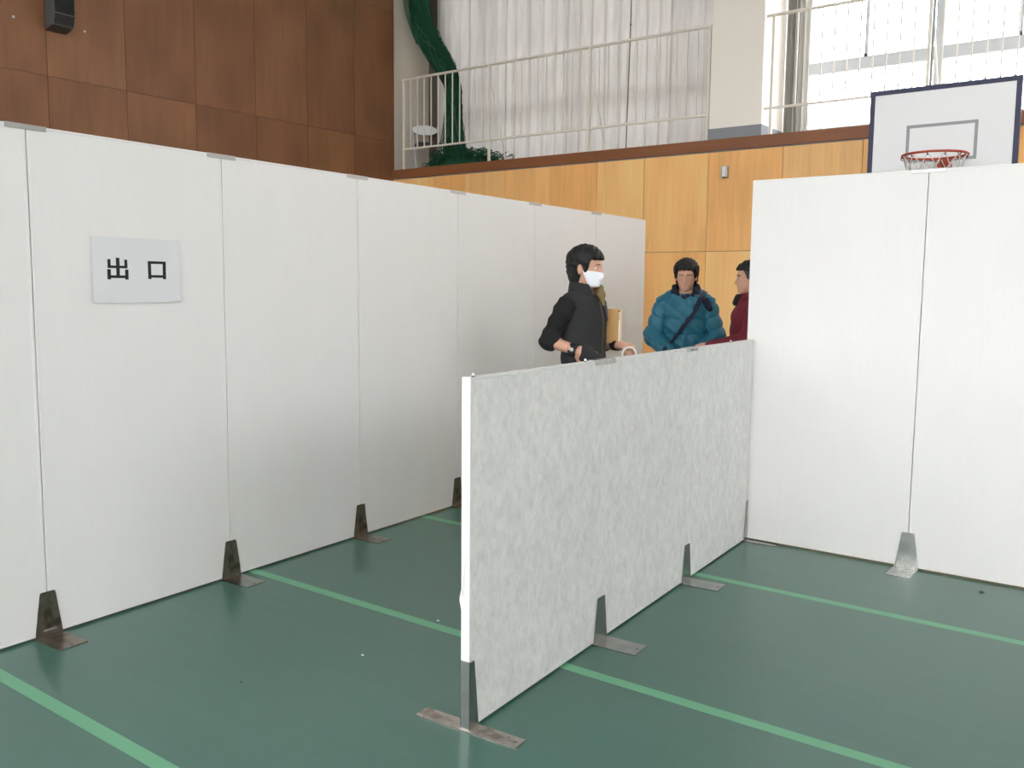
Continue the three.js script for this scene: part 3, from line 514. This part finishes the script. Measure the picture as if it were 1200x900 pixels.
const skull = uni(0.05, ell([0, 0.028, -0.014], [0.077, 0.088, 0.096]), ell([0, -0.045, -0.045], [0.062, 0.06, 0.055]));
function hairSDF(o) {                                                  // o.thick, o.front (hairline height), o.side, o.back (lower ends)
  return (x, y, z) => {
    const lock = 0.0025 * Math.sin(x * 130 + z * 60 + 9 * Math.sin(y * 24)) + 0.002 * Math.sin(z * 170 - x * 70 + y * 60);
    let d = skull(x, y, z) - o.thick * (0.55 + 0.45 * sstep(-0.02, 0.09, y)) - lock;
    const fringe = o.front + 0.008 * Math.sin(x * 190), edge = z > 0.02 ? mix(o.side, fringe, sstep(0.028, 0.06, z)) : mix(o.back, o.side, sstep(-0.05, 0.005, z));
    d = smax(d, edge - y, 0.008);
    return smax(d, -(ell([0.08, -0.012, -0.006], [0.022, 0.034, 0.02])(Math.abs(x), y, z)), 0.006);
  };
}
// hand: wrist at the origin, fingers along +z, palm facing -y, thumb towards +x
function handSDF(curl, spread = 1) {
  const parts = [ell([0.0, -0.002, 0.05], [0.043, 0.016, 0.055]), cap([0, 0, -0.03], [0, 0, 0.03], 0.027, 0.028, 1)];
  const F = [[0.032, 0.088, 0.068, 0.0092], [0.011, 0.094, 0.077, 0.0094], [-0.011, 0.090, 0.072, 0.009], [-0.031, 0.080, 0.056, 0.0082]], chains = [];
  F.forEach(([x, z, L, r], i) => { let p = [x * 0.9, -0.002, z - 0.03], a = 0.12, q; const seg = [0.03, L * 0.45, L * 0.32, L * 0.25]; let rr = r * 1.08; seg.forEach((l, s) => { if (s) a += curl * [0, 0.9, 1.05, 0.7][s]; q = [p[0] + x * 0.1 * spread * (s === 1 ? 1 : 0.3), p[1] - Math.sin(a) * l, p[2] + Math.cos(a) * l]; chains.push(cap(p, q, rr, rr * 0.94)); rr *= 0.94; p = q; }); });
  const th = [[0.026, -0.004, 0.02], [0.050, -0.014, 0.045], [0.056, -0.024, 0.072], [0.048, -0.034, 0.094]]; for (let i = 0; i < 3; i++) chains.push(cap(th[i], th[i + 1], [0.015, 0.0115, 0.0105][i], [0.0115, 0.0105, 0.009][i]));
  return (x, y, z) => { let d = smin(parts[0](x, y, z), parts[1](x, y, z), 0.02); for (const c of chains) d = smin(d, c(x, y, z), 0.006); return d; };
}
function orient(g, pos, fwd, up) { const z = new THREE.Vector3(...fwd).normalize(), x = new THREE.Vector3().crossVectors(new THREE.Vector3(...up), z).normalize(), y = new THREE.Vector3().crossVectors(z, x); return g.applyMatrix4(new THREE.Matrix4().makeBasis(x, y, z).setPosition(...pos)); }
const handGeo = (curl, left) => { const f = handSDF(curl), s = left ? -1 : 1; return surface((x, y, z) => f(x * s, y, z), [-0.085, -0.13, -0.06], [0.085, 0.05, 0.2], 0.0036); };
const sub3 = (a, b) => [a[0] - b[0], a[1] - b[1], a[2] - b[2]];
const lerp3 = (a, b, t) => [mix(a[0], b[0], t), mix(a[1], b[1], t), mix(a[2], b[2], t)];

function person(o) {
  const t = thing('person', o.label, 'person', o.pos, o.turn), S = o.height / 1.72, J = o.joints;
  t.scale.setScalar(S);
  const hip = 0.93, headC = o.head ?? [0, 1.595, 0.015], H = new THREE.Matrix4().makeRotationFromEuler(new THREE.Euler(o.headTilt ?? 0, o.headTurn ?? 0, 0, 'YXZ')).setPosition(...headC);
  const toHead = (g) => g.applyMatrix4(H);
  // body: one continuous skin
  const trunk = uni(0.06, cap([0, 0.96, 0], [0, 1.28, 0.0], 0.13, 0.145, 0.66), cap([-0.13, 1.385, -0.015], [0.13, 1.385, -0.015], 0.055, 0.055), cap([0, 1.38, -0.02], [0, 1.50, -0.012], 0.058, 0.05));
  const limbs = [];
  for (const s of ['r', 'l']) { const a = J[s]; limbs.push(cap(a[0], a[1], 0.05, 0.04), cap(a[1], a[2], 0.041, 0.028)); const k = s === 'r' ? -1 : 1; limbs.push(cap([k * 0.09, hip, 0], [k * 0.1, 0.5, 0.01], 0.085, 0.058), cap([k * 0.1, 0.5, 0.01], [k * 0.105, 0.09, -0.02], 0.056, 0.036), cap([k * 0.105, 0.05, -0.02], [k * 0.115, 0.035, 0.14], 0.036, 0.03)); }
  const bodyF = (x, y, z) => { let d = trunk(x, y, z); for (const l of limbs) d = smin(d, l(x, y, z), 0.03); return d; };
  const geos = [surface(bodyF, [-0.5, 0, -0.35], [0.5, 1.62, 0.55], 0.013)];
  geos.push(toHead(surface((x, y, z) => smin(headSDF(x, y, z), neckSDF(x, y, z), 0.025), [-0.11, -0.2, -0.13], [0.11, 0.14, 0.13], 0.0042)));
  for (const s of ['r', 'l']) { const a = J[s], dir = sub3(a[2], a[1]); geos.push(orient(handGeo(o.curl?.[s] ?? 0.5, s === 'l' ? false : true), a[2], o.handDir?.[s] ?? dir, o.palmUp?.[s] ?? [s === 'r' ? -1 : 1, 0.2, 0])); }
  const b = mesh('body', merge(geos), skin, t);
  // face details
  for (const s of [-1, 1]) {
    const e = new THREE.SphereGeometry(0.0098, 12, 8).scale(1, 0.72, 1).translate(s * 0.031, -0.001, 0.0715); tag(mesh('eye', toHead(e), M.eye, b), 'eye'); mesh('iris', toHead(new THREE.SphereGeometry(0.0056, 10, 8).translate(s * 0.031, -0.001, 0.0768)), M.hair, b);
    mesh('eyebrow', toHead(surface(cap([s * 0.014, 0.021, 0.088], [s * 0.046, 0.02, 0.074], 0.0042, 0.003), [-0.06, 0.005, 0.06], [0.06, 0.035, 0.1], 0.0028)), M.hair, b);
  }
  mesh('lips', toHead(surface((x, y, z) => cap([0, -0.061, 0.0805], [0.02, -0.063, 0.0745], 0.0066, 0.003)(Math.abs(x), y, z), [-0.03, -0.075, 0.06], [0.03, -0.05, 0.095], 0.0026)), M.lips, b);
  // trousers and shoes
  const tr = []; for (const k of [-1, 1]) tr.push(cap([k * 0.088, hip, 0], [k * 0.102, 0.5, 0.012], 0.105, 0.08), cap([k * 0.102, 0.5, 0.012], [k * 0.106, 0.06, -0.015], 0.08, 0.068));
  const trF = uni(0.03, cap([-0.05, 0.97, 0], [0.05, 0.97, 0], 0.13, 0.13, 0.85), ...tr);
  mesh('trousers', surface((x, y, z) => smax(smax(trF(x, y, z) + 0.004 * Math.sin(y * 46 + x * 20) * sstep(0.6, 0.1, y), y - 1.03, 0.01), 0.045 - y, 0.01), [-0.26, 0.0, -0.2], [0.26, 1.1, 0.2], 0.012), o.trousers, t);
  for (const k of [-1, 1]) { const sh = mesh('shoe', surface((x, y, z) => smax(uni(0.03, cap([k * 0.106, 0.045, -0.05], [k * 0.116, 0.035, 0.145], 0.046, 0.043, 1), cap([k * 0.106, 0.07, -0.02], [k * 0.108, 0.06, 0.04], 0.048, 0.044))(x, y, z), 0.004 - y, 0.004), [k * 0.11 - 0.1, -0.02, -0.14], [k * 0.11 + 0.1, 0.16, 0.24], 0.008), o.shoes, t); mesh('sole', bx(k * 0.111 - 0.03, k * 0.111 + 0.03, 0, 0.012, -0.08, 0.165), M.black, sh); }
  return { t, b, toHead, J };
}
M.eye = std({ color: 0xe9e4dd, roughness: 0.3 }); M.hair = std({ color: 0x0d0c0b, roughness: 0.7 }); M.lips = std({ color: 0xb27566, roughness: 0.6 });
const darkCloth = fabric(0x1e1f22), shoeM = fabric(0x2a2a2c, { roughness: 0.5 });

// man in the dark vest, holding a notebook and a roll of tape
{
  const J = { r: [[-0.165, 1.365, -0.02], [-0.206, 1.168, -0.112], [-0.168, 1.116, 0.05]], l: [[0.165, 1.365, -0.02], [0.255, 1.135, -0.03], [0.205, 1.135, 0.115]] };
  const p = person({ label: 'standing man in a charcoal vest, white mask and pushed up black sleeves, holding a notebook', pos: [-2.87, 0, -4.59], turn: 1.57, height: 1.72, joints: J, headTurn: 0.1, curl: { r: 0.25, l: 0.85 }, handDir: { r: [0.5, -0.35, 0.75] }, palmUp: { l: [-0.3, 0.8, 0.3], r: [-0.8, 0.1, 0.5] }, trousers: darkCloth, shoes: shoeM });
  const { t, b, toHead } = p, vestM = fabric(0x262727), swM = fabric(0x131314), olive = fabric(0x7a6640), navyM = fabric(0x23253a);
  mesh('hair', toHead(surface(hairSDF({ thick: 0.026, front: 0.052, side: -0.03, back: -0.115 }), [-0.13, -0.15, -0.16], [0.13, 0.17, 0.13], 0.0045)), M.hair, t);
  // mask pulled over the mouth and chin
  const maskF = (x, y, z) => { const d = uni(0.03, headS, cap([0, -0.03, 0.09], [0, -0.05, 0.094], 0.012, 0.012))(x, y, z) - 0.006; const lim = Math.max(y + 0.028 - 0.2 * Math.abs(x), -0.112 - y, 0.02 - z - 0.3 * (y + 0.07)); return smax(d, lim, 0.006); };
  const mk = tag(mesh('face_mask', toHead(surface(maskF, [-0.1, -0.14, -0.02], [0.1, 0.02, 0.14], 0.0045)), M.cloth = fabric(0xe9ecef), t), 'white face mask');
  for (const s of [-1, 1]) mesh('ear_loop', toHead(tube([[s * 0.058, -0.045, 0.03], [s * 0.076, -0.02, 0.005], [s * 0.08, 0.012, -0.012]], 0.0016, 8, 5)), M.cloth, mk);
  const torso = uni(0.07, cap([0, 0.95, 0], [0, 1.27, 0.0], 0.158, 0.168, 0.74), cap([-0.115, 1.385, -0.015], [0.115, 1.385, -0.015], 0.068, 0.068), cap([0, 1.40, -0.02], [0, 1.46, -0.015], 0.08, 0.07));
  const pouch = cap([-0.142, 1.098, 0.089], [-0.085, 1.055, 0.15], 0.046, 0.048);                       // pocket with the hand inside
  const vest = (x, y, z) => { const wr = 0.004 * Math.sin(y * 55 + x * 18 + 2 * Math.sin(z * 25)) * sstep(1.3, 1.0, y); let d = smin(torso(x, y, z), smax(pouch(x, y, z), 0.03 - ((x + 0.168) * 0.517 - (y - 1.116) * 0.362 + (z - 0.05) * 0.776), 0.006), 0.03) + wr; d = smax(d, 0.86 - y, 0.008); d = smax(d, y - 1.455 + (z > 0 ? z * 0.3 : 0), 0.01); return smax(d, Math.abs(x) - 0.19, 0.03); };
  const v = mesh('vest', surface(vest, [-0.25, 0.82, -0.2], [0.25, 1.5, 0.2], 0.0085), vestM, t);
  const ring = (r, th, y0, y1, slant) => (x, y, z) => { const q = Math.hypot(x, (z + 0.012) * 0.95), d = Math.abs(q - r - (y1 - y) * 0.12) - th; return smax(smax(d, y0 - y, 0.006), y - y1 + Math.max(0, z) * slant, 0.006); };
  const open = (f, w) => (x, y, z) => smax(f(x, y, z), -(Math.max(Math.abs(x - 0.005) - w * (y - 1.38) * 7, -z)), 0.006);
  mesh('collar', surface(open(ring(0.073, 0.006, 1.41, 1.512, 0.2), 0.055), [-0.13, 1.38, -0.13], [0.13, 1.54, 0.13], 0.0055), vestM, v);
  tag(mesh('collar_lining', surface(open(ring(0.063, 0.005, 1.42, 1.508, 0.2), 0.05), [-0.12, 1.39, -0.12], [0.12, 1.53, 0.12], 0.005), olive, v), 'olive lining');
  const flap = uni(0.02, cap([0.03, 1.44, 0.098], [0.075, 1.475, 0.058], 0.022, 0.026), cap([0.03, 1.44, 0.098], [0.02, 1.38, 0.122], 0.02, 0.008));
  tag(mesh('lapel', surface(flap, [-0.02, 1.34, 0.0], [0.13, 1.53, 0.16], 0.0055), olive, v), 'olive folded collar end');
  const front = (x, y) => { let z = 0.25; for (let i = 0; i < 60; i++) { const d = vest(x, y, z); if (d < 0.0005) break; z -= Math.max(0.001, d * 0.8); } return z; };
  const zip = []; for (let y = 1.40; y > 0.87; y -= 0.03) zip.push([0.012, y, front(0.012, y) + 0.002]); tag(mesh('zip', tube(zip, 0.0045, 50, 6), fabric(0x4b4636), v), 'brown edged zip');
  const patch = (x, y, z) => smax(Math.abs(vest(x, y, z) - 0.003) - 0.004, Math.max(Math.abs(x - 0.105) - 0.06, Math.abs(y - 1.33) - 0.05, -z), 0.008);
  tag(mesh('chest_pocket', surface(patch, [0.03, 1.26, 0.0], [0.19, 1.4, 0.2], 0.0055), navyM, v), 'navy chest patch');
  const sl = []; for (const s of ['r', 'l']) { const a = J[s]; sl.push((x, y, z) => { const w = 0.004 * Math.sin(y * 70 + z * 40 + x * 30); return smin(cap(a[0], a[1], 0.066, 0.054)(x, y, z), cap(a[1], lerp3(a[1], a[2], 0.12), 0.054, 0.05)(x, y, z), 0.02) + w; }); }
  for (const f of sl) mesh('sleeve', surface(f, [-0.45, 1.0, -0.3], [0.45, 1.5, 0.2], 0.009), swM, t);
  for (const [s, u] of [['r', 0.93], ['l', 0.9]]) { const a = J[s], c = lerp3(a[1], a[2], u), d = sub3(a[2], a[1]), g = new THREE.LatheGeometry([[0.029, -0.024], [0.036, -0.022], [0.037, 0], [0.036, 0.022], [0.029, 0.024]].map((q) => new THREE.Vector2(...q)), 24).rotateX(Math.PI / 2); const w = mesh(s === 'r' ? 'wristband' : 'wrist_watch', orient(g, c, d, [0, 1, 0]), M.black, t); if (s === 'r') mesh('watch_face', orient(new THREE.CylinderGeometry(0.011, 0.011, 0.005, 14).rotateZ(Math.PI / 2).translate(-0.0365, 0.004, 0), lerp3(a[1], a[2], u), d, [0, 1, 0]), M.clip, w); }
}
// the notebook and the roll of tape in his hand are things of their own
{
  const c = Math.cos(1.57), s = Math.sin(1.57), W = (x, y, z) => [-2.87 + x * c + z * s, y, -4.59 - x * s + z * c];
  const n = thing('notebook', 'tan covered notebook held upright by the man in the vest', 'notebook', W(0.186, 1.145, 0.075), 1.57 + 0.12);
  const cover = std({ color: 0xd9ab6c, roughness: 0.7 });
  mesh('cover', rbx(-0.009, -0.006, 0, 0.208, -0.07, 0.07, 0.001), cover, n); mesh('cover', rbx(0.006, 0.009, 0, 0.208, -0.07, 0.07, 0.001), cover, n);
  tag(mesh('pages', bx(-0.006, 0.006, 0.003, 0.205, -0.066, 0.0675), M.trimWhite, n), 'white page block'); mesh('pen', rod([-0.012, 0.01, 0.062], [-0.012, 0.19, 0.062], 0.0045), M.trimWhite, n); mesh('pen_clip', bx(-0.018, -0.0165, 0.14, 0.18, 0.06, 0.064), M.clip, n);
  mesh('elastic', new THREE.SphereGeometry(0.005, 8, 6).translate(-0.0095, 0.195, 0.056), M.black, n);
  const r = thing('tape_roll', 'white ring of tape hanging from the hand of the man in the vest', 'tape', W(0.155, 1.086, 0.225), 0.6);
  const prof = [[0.0345, -0.011], [0.0345, 0.011], [0.046, 0.011], [0.046, -0.011], [0.0345, -0.011]].reverse().map((q) => new THREE.Vector2(...q));
  mesh('tape', new THREE.LatheGeometry(prof, 40).rotateX(Math.PI / 2), fabric(0xefe9df, { roughness: 0.6 }), r);
  mesh('core', new THREE.LatheGeometry([[0.033, -0.0108], [0.0344, -0.0108], [0.0344, 0.0108], [0.033, 0.0108], [0.033, -0.0108]].map((q) => new THREE.Vector2(...q)), 40).rotateX(Math.PI / 2), fabric(0xd8c6ac), r);
}
// man in the teal padded jacket
{
  const J = { r: [[-0.175, 1.355, -0.01], [-0.245, 1.12, 0.02], [-0.11, 1.0, 0.2]], l: [[0.175, 1.355, -0.01], [0.245, 1.12, 0.02], [0.11, 0.99, 0.2]] };
  const p = person({ label: 'man in a teal padded jacket with a dark bag strap across the chest', pos: [-3.137, 0, -6.506], turn: 0.42, height: 1.70, joints: J, headTurn: -0.06, headTilt: 0.12, trousers: fabric(0x26282e), shoes: shoeM });
  const { t, toHead } = p, teal = fabric(0x24697f, { roughness: 0.55 }), lin = fabric(0x12172a), strapM = fabric(0x141a33, { roughness: 0.7 });
  mesh('hair', toHead(surface(hairSDF({ thick: 0.028, front: 0.058, side: -0.012, back: -0.09 }), [-0.13, -0.15, -0.16], [0.13, 0.17, 0.13], 0.0045)), M.hair, t);
  const torso = uni(0.06, cap([0, 0.92, 0], [0, 1.27, 0.0], 0.19, 0.185, 0.8), cap([-0.13, 1.36, -0.015], [0.13, 1.36, -0.015], 0.078, 0.078), cap([0, 1.39, -0.02], [0, 1.46, -0.02], 0.11, 0.095));
  const quilt = (s) => 0.016 * (1 - Math.pow(Math.abs(Math.sin(s)), 0.45));
  const jk = (x, y, z) => { const zipD = sstep(0.03, 0.0, Math.abs(x)) * (z > 0 ? 0.006 : 0); let d = torso(x, y, z) + quilt((y - 0.9) * 26) * sstep(1.36, 1.3, y) * 1.0 + 0.004 * Math.sin(x * 55 + y * 26) * Math.sin(y * 40 - x * 22) - zipD + 0.003 * Math.sin(y * 90 + x * 70); return smax(smax(d, 0.84 - y, 0.02), y - 1.46, 0.015); };
  const j = mesh('jacket', surface(jk, [-0.3, 0.8, -0.25], [0.3, 1.55, 0.28], 0.0085), teal, t);
  for (const s of ['r', 'l']) {
    const a = J[s], f = (x, y, z) => { const up = cap(a[0], a[1], 0.08, 0.078)(x, y, z), lo = cap(a[1], lerp3(a[1], a[2], 0.95), 0.078, 0.058)(x, y, z), q = (1.4 - y) * 30 + Math.abs(x) * 12; return smin(up, lo, 0.03) + quilt(q) + 0.004 * Math.sin(x * 70 + z * 60 + y * 35) * Math.sin(y * 50 + z * 30); };
    const sl = mesh('sleeve', surface(f, s === 'r' ? [-0.4, 0.88, -0.16] : [0.0, 0.88, -0.16], s === 'r' ? [0.0, 1.52, 0.32] : [0.4, 1.52, 0.32], 0.0085), teal, j);
    const c = lerp3(a[1], a[2], 0.96); mesh('cuff', orient(new THREE.CylinderGeometry(0.05, 0.056, 0.03, 20).rotateX(Math.PI / 2), c, sub3(a[2], a[1]), [0, 1, 0]), lin, sl);
  }
  // hood lying open on the shoulders, dark inside
  const hood = (x, y, z) => { const ax = Math.abs(x); let d = uni(0.03, ell([0, 1.45, -0.13], [0.17, 0.06, 0.085]), cap([0.11, 1.45, -0.05], [0.205, 1.408, 0.03], 0.038, 0.028))(ax, y, z); return d + 0.003 * Math.sin(x * 60 + z * 70); };
  mesh('hood', surface(hood, [-0.3, 1.36, -0.25], [0.3, 1.56, 0.12], 0.008), teal, j);
  const lining = (x, y, z) => { const th = Math.atan2(x, z + 0.02), R0 = 0.085, yy = 1.482 - 0.055 * Math.max(0, Math.cos(th)), q = Math.hypot(Math.hypot(x, (z + 0.02) * 1.0) - R0, (y - yy) * 0.55) - 0.03; const gap = Math.max(Math.abs(x) - 0.028 - Math.max(0, y - 1.4) * 0.3, 0.02 - z); return smax(q + 0.003 * Math.sin(x * 120 + y * 90), -gap, 0.01); };
  tag(mesh('collar', surface(lining, [-0.17, 1.34, -0.17], [0.17, 1.58, 0.16], 0.007), lin, j), 'dark fleece collar');
  const fl = surface(cap([0.155, 1.405, 0.055], [0.19, 1.345, 0.085], 0.032, 0.024), [0.1, 1.28, 0.0], [0.27, 1.5, 0.15], 0.007); tag(mesh('hood_flap', fl, lin, j), 'dark hood lining');
  const inn = (x, y, z) => smax(ell([0, 1.40, 0.0], [0.07, 0.11, 0.112])(x, y, z), y - 1.455, 0.01); tag(mesh('shirt', surface(inn, [-0.1, 1.28, -0.13], [0.1, 1.5, 0.16], 0.008), fabric(0x161b30), j), 'navy shirt at the neck');
  const full = (x, y, z) => Math.min(jk(x, y, z), hood(x, y, z));
  const front = (x, y, sgn) => { let z = 0.32 * sgn; for (let i = 0; i < 80; i++) { const d = full(x, y, z); if (d < 0.0008) break; z -= sgn * Math.max(0.001, d * 0.8); } return z; };
  const line = [[0.12, 1.42], [0.085, 1.345], [0.04, 1.27], [-0.01, 1.2], [-0.06, 1.13], [-0.115, 1.06], [-0.16, 0.99]], pts = [];
  for (const [x, y] of line) pts.push(new THREE.Vector3(x, y, front(x, y, 1) + 0.012)); pts.push(new THREE.Vector3(-0.215, 0.92, 0.02)); for (const [x, y] of line.slice(0, 6).reverse()) pts.push(new THREE.Vector3(x, y, front(x, y, -1) - 0.01)); pts.push(new THREE.Vector3(0.15, 1.476, -0.04));
  const cv = new THREE.CatmullRomCurve3(pts, true), N = 120, P = [], I = [];
  for (let i = 0; i <= N; i++) { const u = i / N, c = cv.getPointAt(u % 1), tg = cv.getTangentAt(u % 1), out = new THREE.Vector3(c.x * 0.7, 0.25, c.z).normalize(), side = new THREE.Vector3().crossVectors(tg, out).normalize(); for (const [a, o] of [[-1, 0], [1, 0], [1, 0.004], [-1, 0.004]]) { const q = c.clone().addScaledVector(side, a * 0.02).addScaledVector(out, o); P.push(q.x, q.y, q.z); } }
  for (let i = 0; i < N; i++) for (let k = 0; k < 4; k++) { const a = i * 4 + k, b = i * 4 + (k + 1) % 4, c = a + 4, d = b + 4; I.push(a, b, d, a, d, c); }
  const g = new THREE.BufferGeometry(); g.setAttribute('position', new THREE.Float32BufferAttribute(P, 3)); g.setIndex(I); g.computeVertexNormals(); tag(mesh('bag_strap', uvm(g), strapM, t), 'dark navy shoulder strap');
}
// man in the maroon jacket
{
  const J = { r: [[-0.19, 1.385, -0.02], [-0.245, 1.12, 0.0], [-0.13, 1.02, 0.2]], l: [[0.19, 1.385, -0.02], [0.235, 1.15, 0.06], [0.13, 1.09, 0.31]] };
  const p = person({ label: 'man in a maroon jacket with greying sides, half hidden behind the tall white panel', pos: [-2.52, 0, -6.29], turn: -0.98, height: 1.68, joints: J, headTurn: 0.05, trousers: fabric(0x25262a), shoes: shoeM });
  const { t, toHead } = p, mar = fabric(0x6b1526, { roughness: 0.75 }), dark = fabric(0x1c1a20), greyHair = std({ color: 0x47433f, roughness: 0.7 });
  mesh('hair', toHead(surface((x, y, z) => smax(hairSDF({ thick: 0.022, front: 0.062, side: 0.03, back: -0.02 })(x, y, z), 0.046 - y + 0.1 * z, 0.01), [-0.13, -0.05, -0.16], [0.13, 0.17, 0.13], 0.0045)), M.hair, t);
  tag(mesh('side_hair', toHead(surface((x, y, z) => smax(hairSDF({ thick: 0.010, front: 0.062, side: -0.012, back: -0.085 })(x, y, z), y - 0.062, 0.01), [-0.13, -0.15, -0.16], [0.13, 0.1, 0.13], 0.0045)), greyHair, t), 'greying hair at the sides');
  const torso = uni(0.06, cap([0, 0.92, 0], [0, 1.27, 0.0], 0.182, 0.182, 0.76), cap([-0.135, 1.385, -0.015], [0.135, 1.385, -0.015], 0.072, 0.072), cap([0, 1.40, -0.02], [0, 1.46, -0.015], 0.085, 0.078));
  const jk = (x, y, z) => smax(smax(torso(x, y, z) + 0.004 * Math.sin(y * 50 + x * 20 + z * 14), 0.84 - y, 0.01), y - 1.46, 0.01);
  const j = mesh('jacket', surface(jk, [-0.27, 0.8, -0.22], [0.27, 1.52, 0.24], 0.0085), mar, t);
  for (const s of ['r', 'l']) { const a = J[s], f = (x, y, z) => smin(cap(a[0], a[1], 0.074, 0.066)(x, y, z), cap(a[1], lerp3(a[1], a[2], 0.97), 0.066, 0.05)(x, y, z), 0.03) + 0.004 * Math.sin(x * 50 + y * 46 + z * 40); mesh('sleeve', surface(f, s === 'r' ? [-0.36, 0.9, -0.14] : [0.02, 0.9, -0.14], s === 'r' ? [-0.02, 1.5, 0.36] : [0.36, 1.5, 0.4], 0.0085), mar, j); }
  const col = (x, y, z) => { const q = Math.abs(Math.hypot(x, (z + 0.012) * 0.95) - 0.082 + (y - 1.45) * 0.1) - 0.012; const gap = Math.max(Math.abs(x) - 0.03, -z); return smax(smax(smax(q, 1.40 - y, 0.008), y - 1.505 + Math.max(0, z) * 0.35, 0.008), -gap, 0.008); };
  mesh('collar', surface(col, [-0.13, 1.37, -0.13], [0.13, 1.54, 0.13], 0.006), mar, j);
  tag(mesh('collar_end', surface(cap([0.0, 1.455, 0.09], [0.0, 1.415, 0.108], 0.026, 0.024), [-0.05, 1.36, 0.03], [0.05, 1.51, 0.16], 0.006), dark, j), 'dark collar tip');
}
renderer.render(scene, camera);
